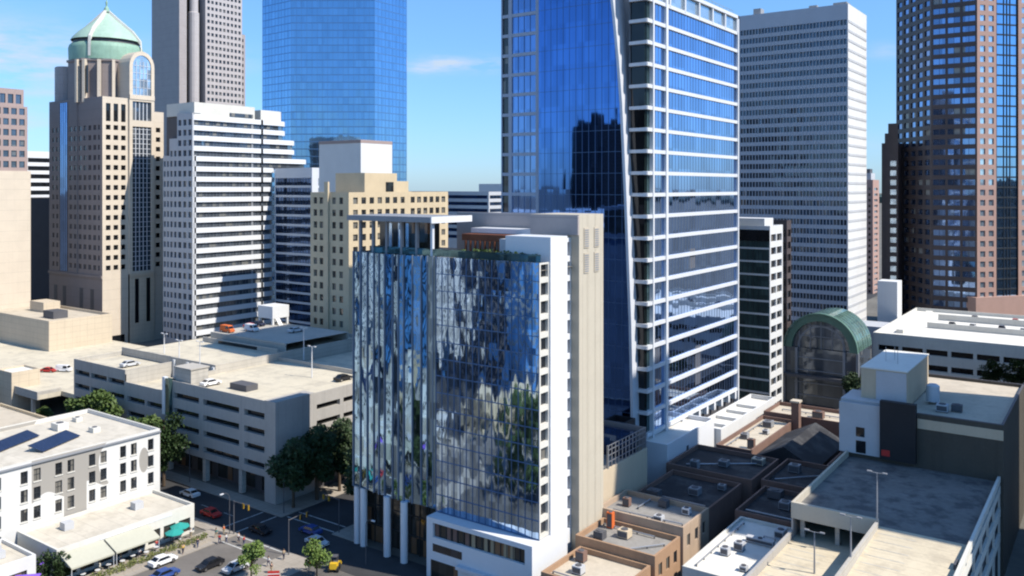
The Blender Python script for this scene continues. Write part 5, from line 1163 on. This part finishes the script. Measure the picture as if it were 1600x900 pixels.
# street edge at far right
low('brick_building','low pink brick building with white corner wall across the street at the right edge',66,90,40,78,11,'brick_tan','roof_tan')
t=thing('billboard','white wall sign standing up at the right edge of the street','sign',(64.6,50,0)); b=MB(); b.box(64.3,64.7,48,54,9.5,17); b.build('panel',M['white_wall'],t); b=MB(); [b.box(64.35,64.65,y,y+.3,0,9.5) for y in (48.5,53)]; b.build('post',M['grey_dark'],t)
pr=tree_proto('street_tree','dark tree',10,4.0,'leaf_dark',31,2600,ls=.36); f=[True]
for x,y,s,l in ((48,150,1.0,'dark shaded tree in front of the white garage'),(42,152,.9,'dark tree left of the others before the white garage'),(57,146,1.0,'dark tree at the right edge before the white garage'),(-16.5,142,.9,'dark tree left of the arched atrium'),(15,118,.8,'dark tree right of the atrium front')):
    place(pr,f,x,y,7 if 12<x<70 and 112<y<160 else 0,s,x,l,'dark trees around the white garage and atrium')
# ================================================================== OUT OF FRAME CITY (casts the big shadow; unseen blocks added to fill the mirror glass)
def filler(name,label,x0,x1,y0,y1,z,wm,gm,fx_cols=8,fy_cols=8,step=3.9,lo=.9,hi=3.1,all4=True,rib=False):
    r=thing(name,label,'office building',((x0+x1)/2,(y0+y1)/2,0),'buildings outside the picture'); w=MB(); g=MB()
    for F,L in ((FY(x0,y0),x1-x0),(FX(x1,y0),y1-y0),(Face(x1,y1,-1,0),x1-x0),(Face(x0,y1,0,-1),y1-y0)):
        n=max(1,int(L/3.6)); rows=floors(1,step,int((z-3)/step),lo,hi); zc=0
        for a,b_ in rows:
            w.fquad(F,0,L,zc,a); zc=b_
            cols=[(.0,L)] if rib else spaced(0,L,n,2.1)
            sc=0
            for p,q2 in cols:
                if p>sc: w.fquad(F,sc,p,a,b_)
                g.fquad(F,p,q2,a,b_,-.05); sc=q2
            if L>sc: w.fquad(F,sc,L,a,b_)
        w.fquad(F,0,L,zc,z)
    w.poly((x0,y0,z),(x1,y0,z),(x1,y1,z),(x0,y1,z)); w.build('wall',M[wm],r); g.build('glazing',M[gm],r); return r
filler('shadow_tower','tall dark office tower outside the right picture edge',100,140,50,84,150,'granite_grey','pane_steel')
filler('shadow_tower','lower dark office block in front of the tall one outside the right edge',100,140,33,49.8,93,'granite_grey','pane_steel')
filler('dark_tower','dark glass tower far outside the picture mirrored in the tall tower',-401,-368,-620,-564,137,'black_panel','pane_black')
filler('dark_tower','taller dark glass slab beside the mirrored tower outside the picture',-388,-325,-690,-640,152,'black_panel','pane_black')
filler('reflection_block_blue','unseen blue panelled block added outside the left edge for the hotel reflections',-82,-70,-200,-100,48,'facade_blue','pane_pale',lo=1.6,hi=3.0,rib=True)  # from here to the beige row: unseen blocks added to colour the hotel reflections
filler('reflection_block_navy','unseen navy block added beside the blue one for the hotel reflections',-92,-84,-125,-97,48,'granite_dark','pane_navy',lo=1.2,hi=3.4,rib=True)
filler('reflection_slab_blue','unseen blue panelled block added further left for the hotel reflections',-125,-112,-102,-80,48,'facade_blue','pane_navy',lo=1.9,hi=3.4,rib=True)
filler('reflection_block_white','unseen white block added outside the left edge for the hotel reflections',-150,-128,-190,-70,50,'white_wall','pane_steel')
filler('reflection_tower_white','unseen white block added furthest left for the hotel reflections',-215,-185,-170,-50,50,'white_panel','pane_azure')
filler('reflection_row_beige','unseen low beige block added behind the mirrored trees',-66,-60,-110,-66,8,'beige_stone','pane_dark')

for a in ((150,190,96,150,64,'unseen dark stone block added outside the right edge mirrored in the tower side','granite_dark'),(145,185,155,215,66,'unseen brown block added outside the right edge mirrored in the tower side','brown_stone'),(190,240,225,300,66,'unseen grey block added far outside the right edge mirrored in the tower side','granite_dark'),(118,144,90,150,46,'unseen long dark low block added outside the right edge mirrored in the tower side','granite_dark'),(250,330,100,210,72,'unseen large dark block added furthest outside the right edge mirrored in the tower side','granite_dark')):
    filler('reflection_block_dark',a[5],a[0],a[1],a[2],a[3],a[4],a[6],'pane_black')  # unseen dark blocks added to darken the reflections on the tower side
rng=random.Random(77)
def pipe(x0,y0,x1,y1,z,label,m='steel',r=.12):
    t=thing('roof_pipe',label,'pipe',((x0+x1)/2,(y0+y1)/2,z),'pipes and ducts on the low roofs'); b=MB(); b.bar((x0,y0,z+.35),(x1,y1,z+.35),r,n=8); b.build('run',M[m],t)
    n=max(2,int(math.hypot(x1-x0,y1-y0)/2.5))
    for i in range(n+1): f=i/n; x=x0+(x1-x0)*f; y=y0+(y1-y0)*f; b=MB(); b.box(x-.08,x+.08,y-.08,y+.08,z,z+.3); b.build('support',M['grey_dark'],t)
for a in ((1,19,13,19.6,8.5,'thin pipe along the near edge of the tan brick roof'),(4,22,4,26.5,8.5,'short pipe across the tan brick roof'),(1,15.8,10,15.8,7.1,'pipe along the back of the orange brick roof'),(9,9.5,12.5,14,7.1,'slanting pipe on the orange brick roof'),(2,-1,11,-1,5.7,'pipe along the front of the tan roofed brick building'),(19.5,10,19.5,29,7.25,'long pipe along the left side of the white roof'),(24,25.5,27.5,25.5,7.25,'duct at the far end of the white roof'),(1.5,31,12,31,7.7,'pipe on the dark roof behind the tan brick building'),(18,34,29,34,7.5,'pipe on the dark roof behind the white roof'),(1,48,13,57,8.3,'slanting pipe on the dark block along the blue white wall'),(17.5,50,27,60,8.1,'slanting pipe on the dark block before the brown hall'),(2,66,2,90,7.7,'long pipe on the sunlit tan roof'),(3,99,25,99,8.5,'long pipe on the tan roof before the atrium'),(23,66,28,88,6.5,'slanting pipe on the patched roof')): pipe(*a)
for (x,y,z,s,h,l,m) in ((3,30,7.7,2.2,1.6,'large box unit at the left of the dark roof behind the tan brick building','grey_dark'),(11,41,7.7,1.3,1.0,'small vent at the far corner of the dark roof behind the tan brick building','grey_mid'),(20,43,7.5,2.4,1.5,'wide dark unit at the back of the dark roof behind the white roof','grey_dark'),(27,36,7.5,1.0,1.3,'narrow vent at the right of the dark roof behind the white roof','grey_light'),(3,47.5,8.3,1.5,1.6,'vent at the near left of the dark block along the blue white wall','grey_mid'),(12,57,8.3,2.2,1.2,'wide vent at the far end of the dark block along the blue white wall','roof_tan'),(19,57,8.1,2.0,1.5,'vent at the far left of the dark block before the brown hall','grey_mid'),(26,50,8.1,1.6,1.1,'vent at the near right of the dark block before the brown hall','grey_light'),(12,97,8.5,2.4,1.6,'brown box unit on the long tan roof before the atrium','brick'),(20,101,8.5,1.6,1.2,'pale vent on the long tan roof before the atrium','grey_light'),(6.6,68,7.7,1.4,2.0,'tall vent near the front of the sunlit tan roof','brick'),(1.8,22.2,8.5,1.2,1.4,'narrow vent at the hotel end of the tan brick roof','brick')): acunit(x,y,z,s,s*.8,h,l,'vents on the shaded low roofs' if y>28 else 'vents on the low brick roofs',m)

flush()
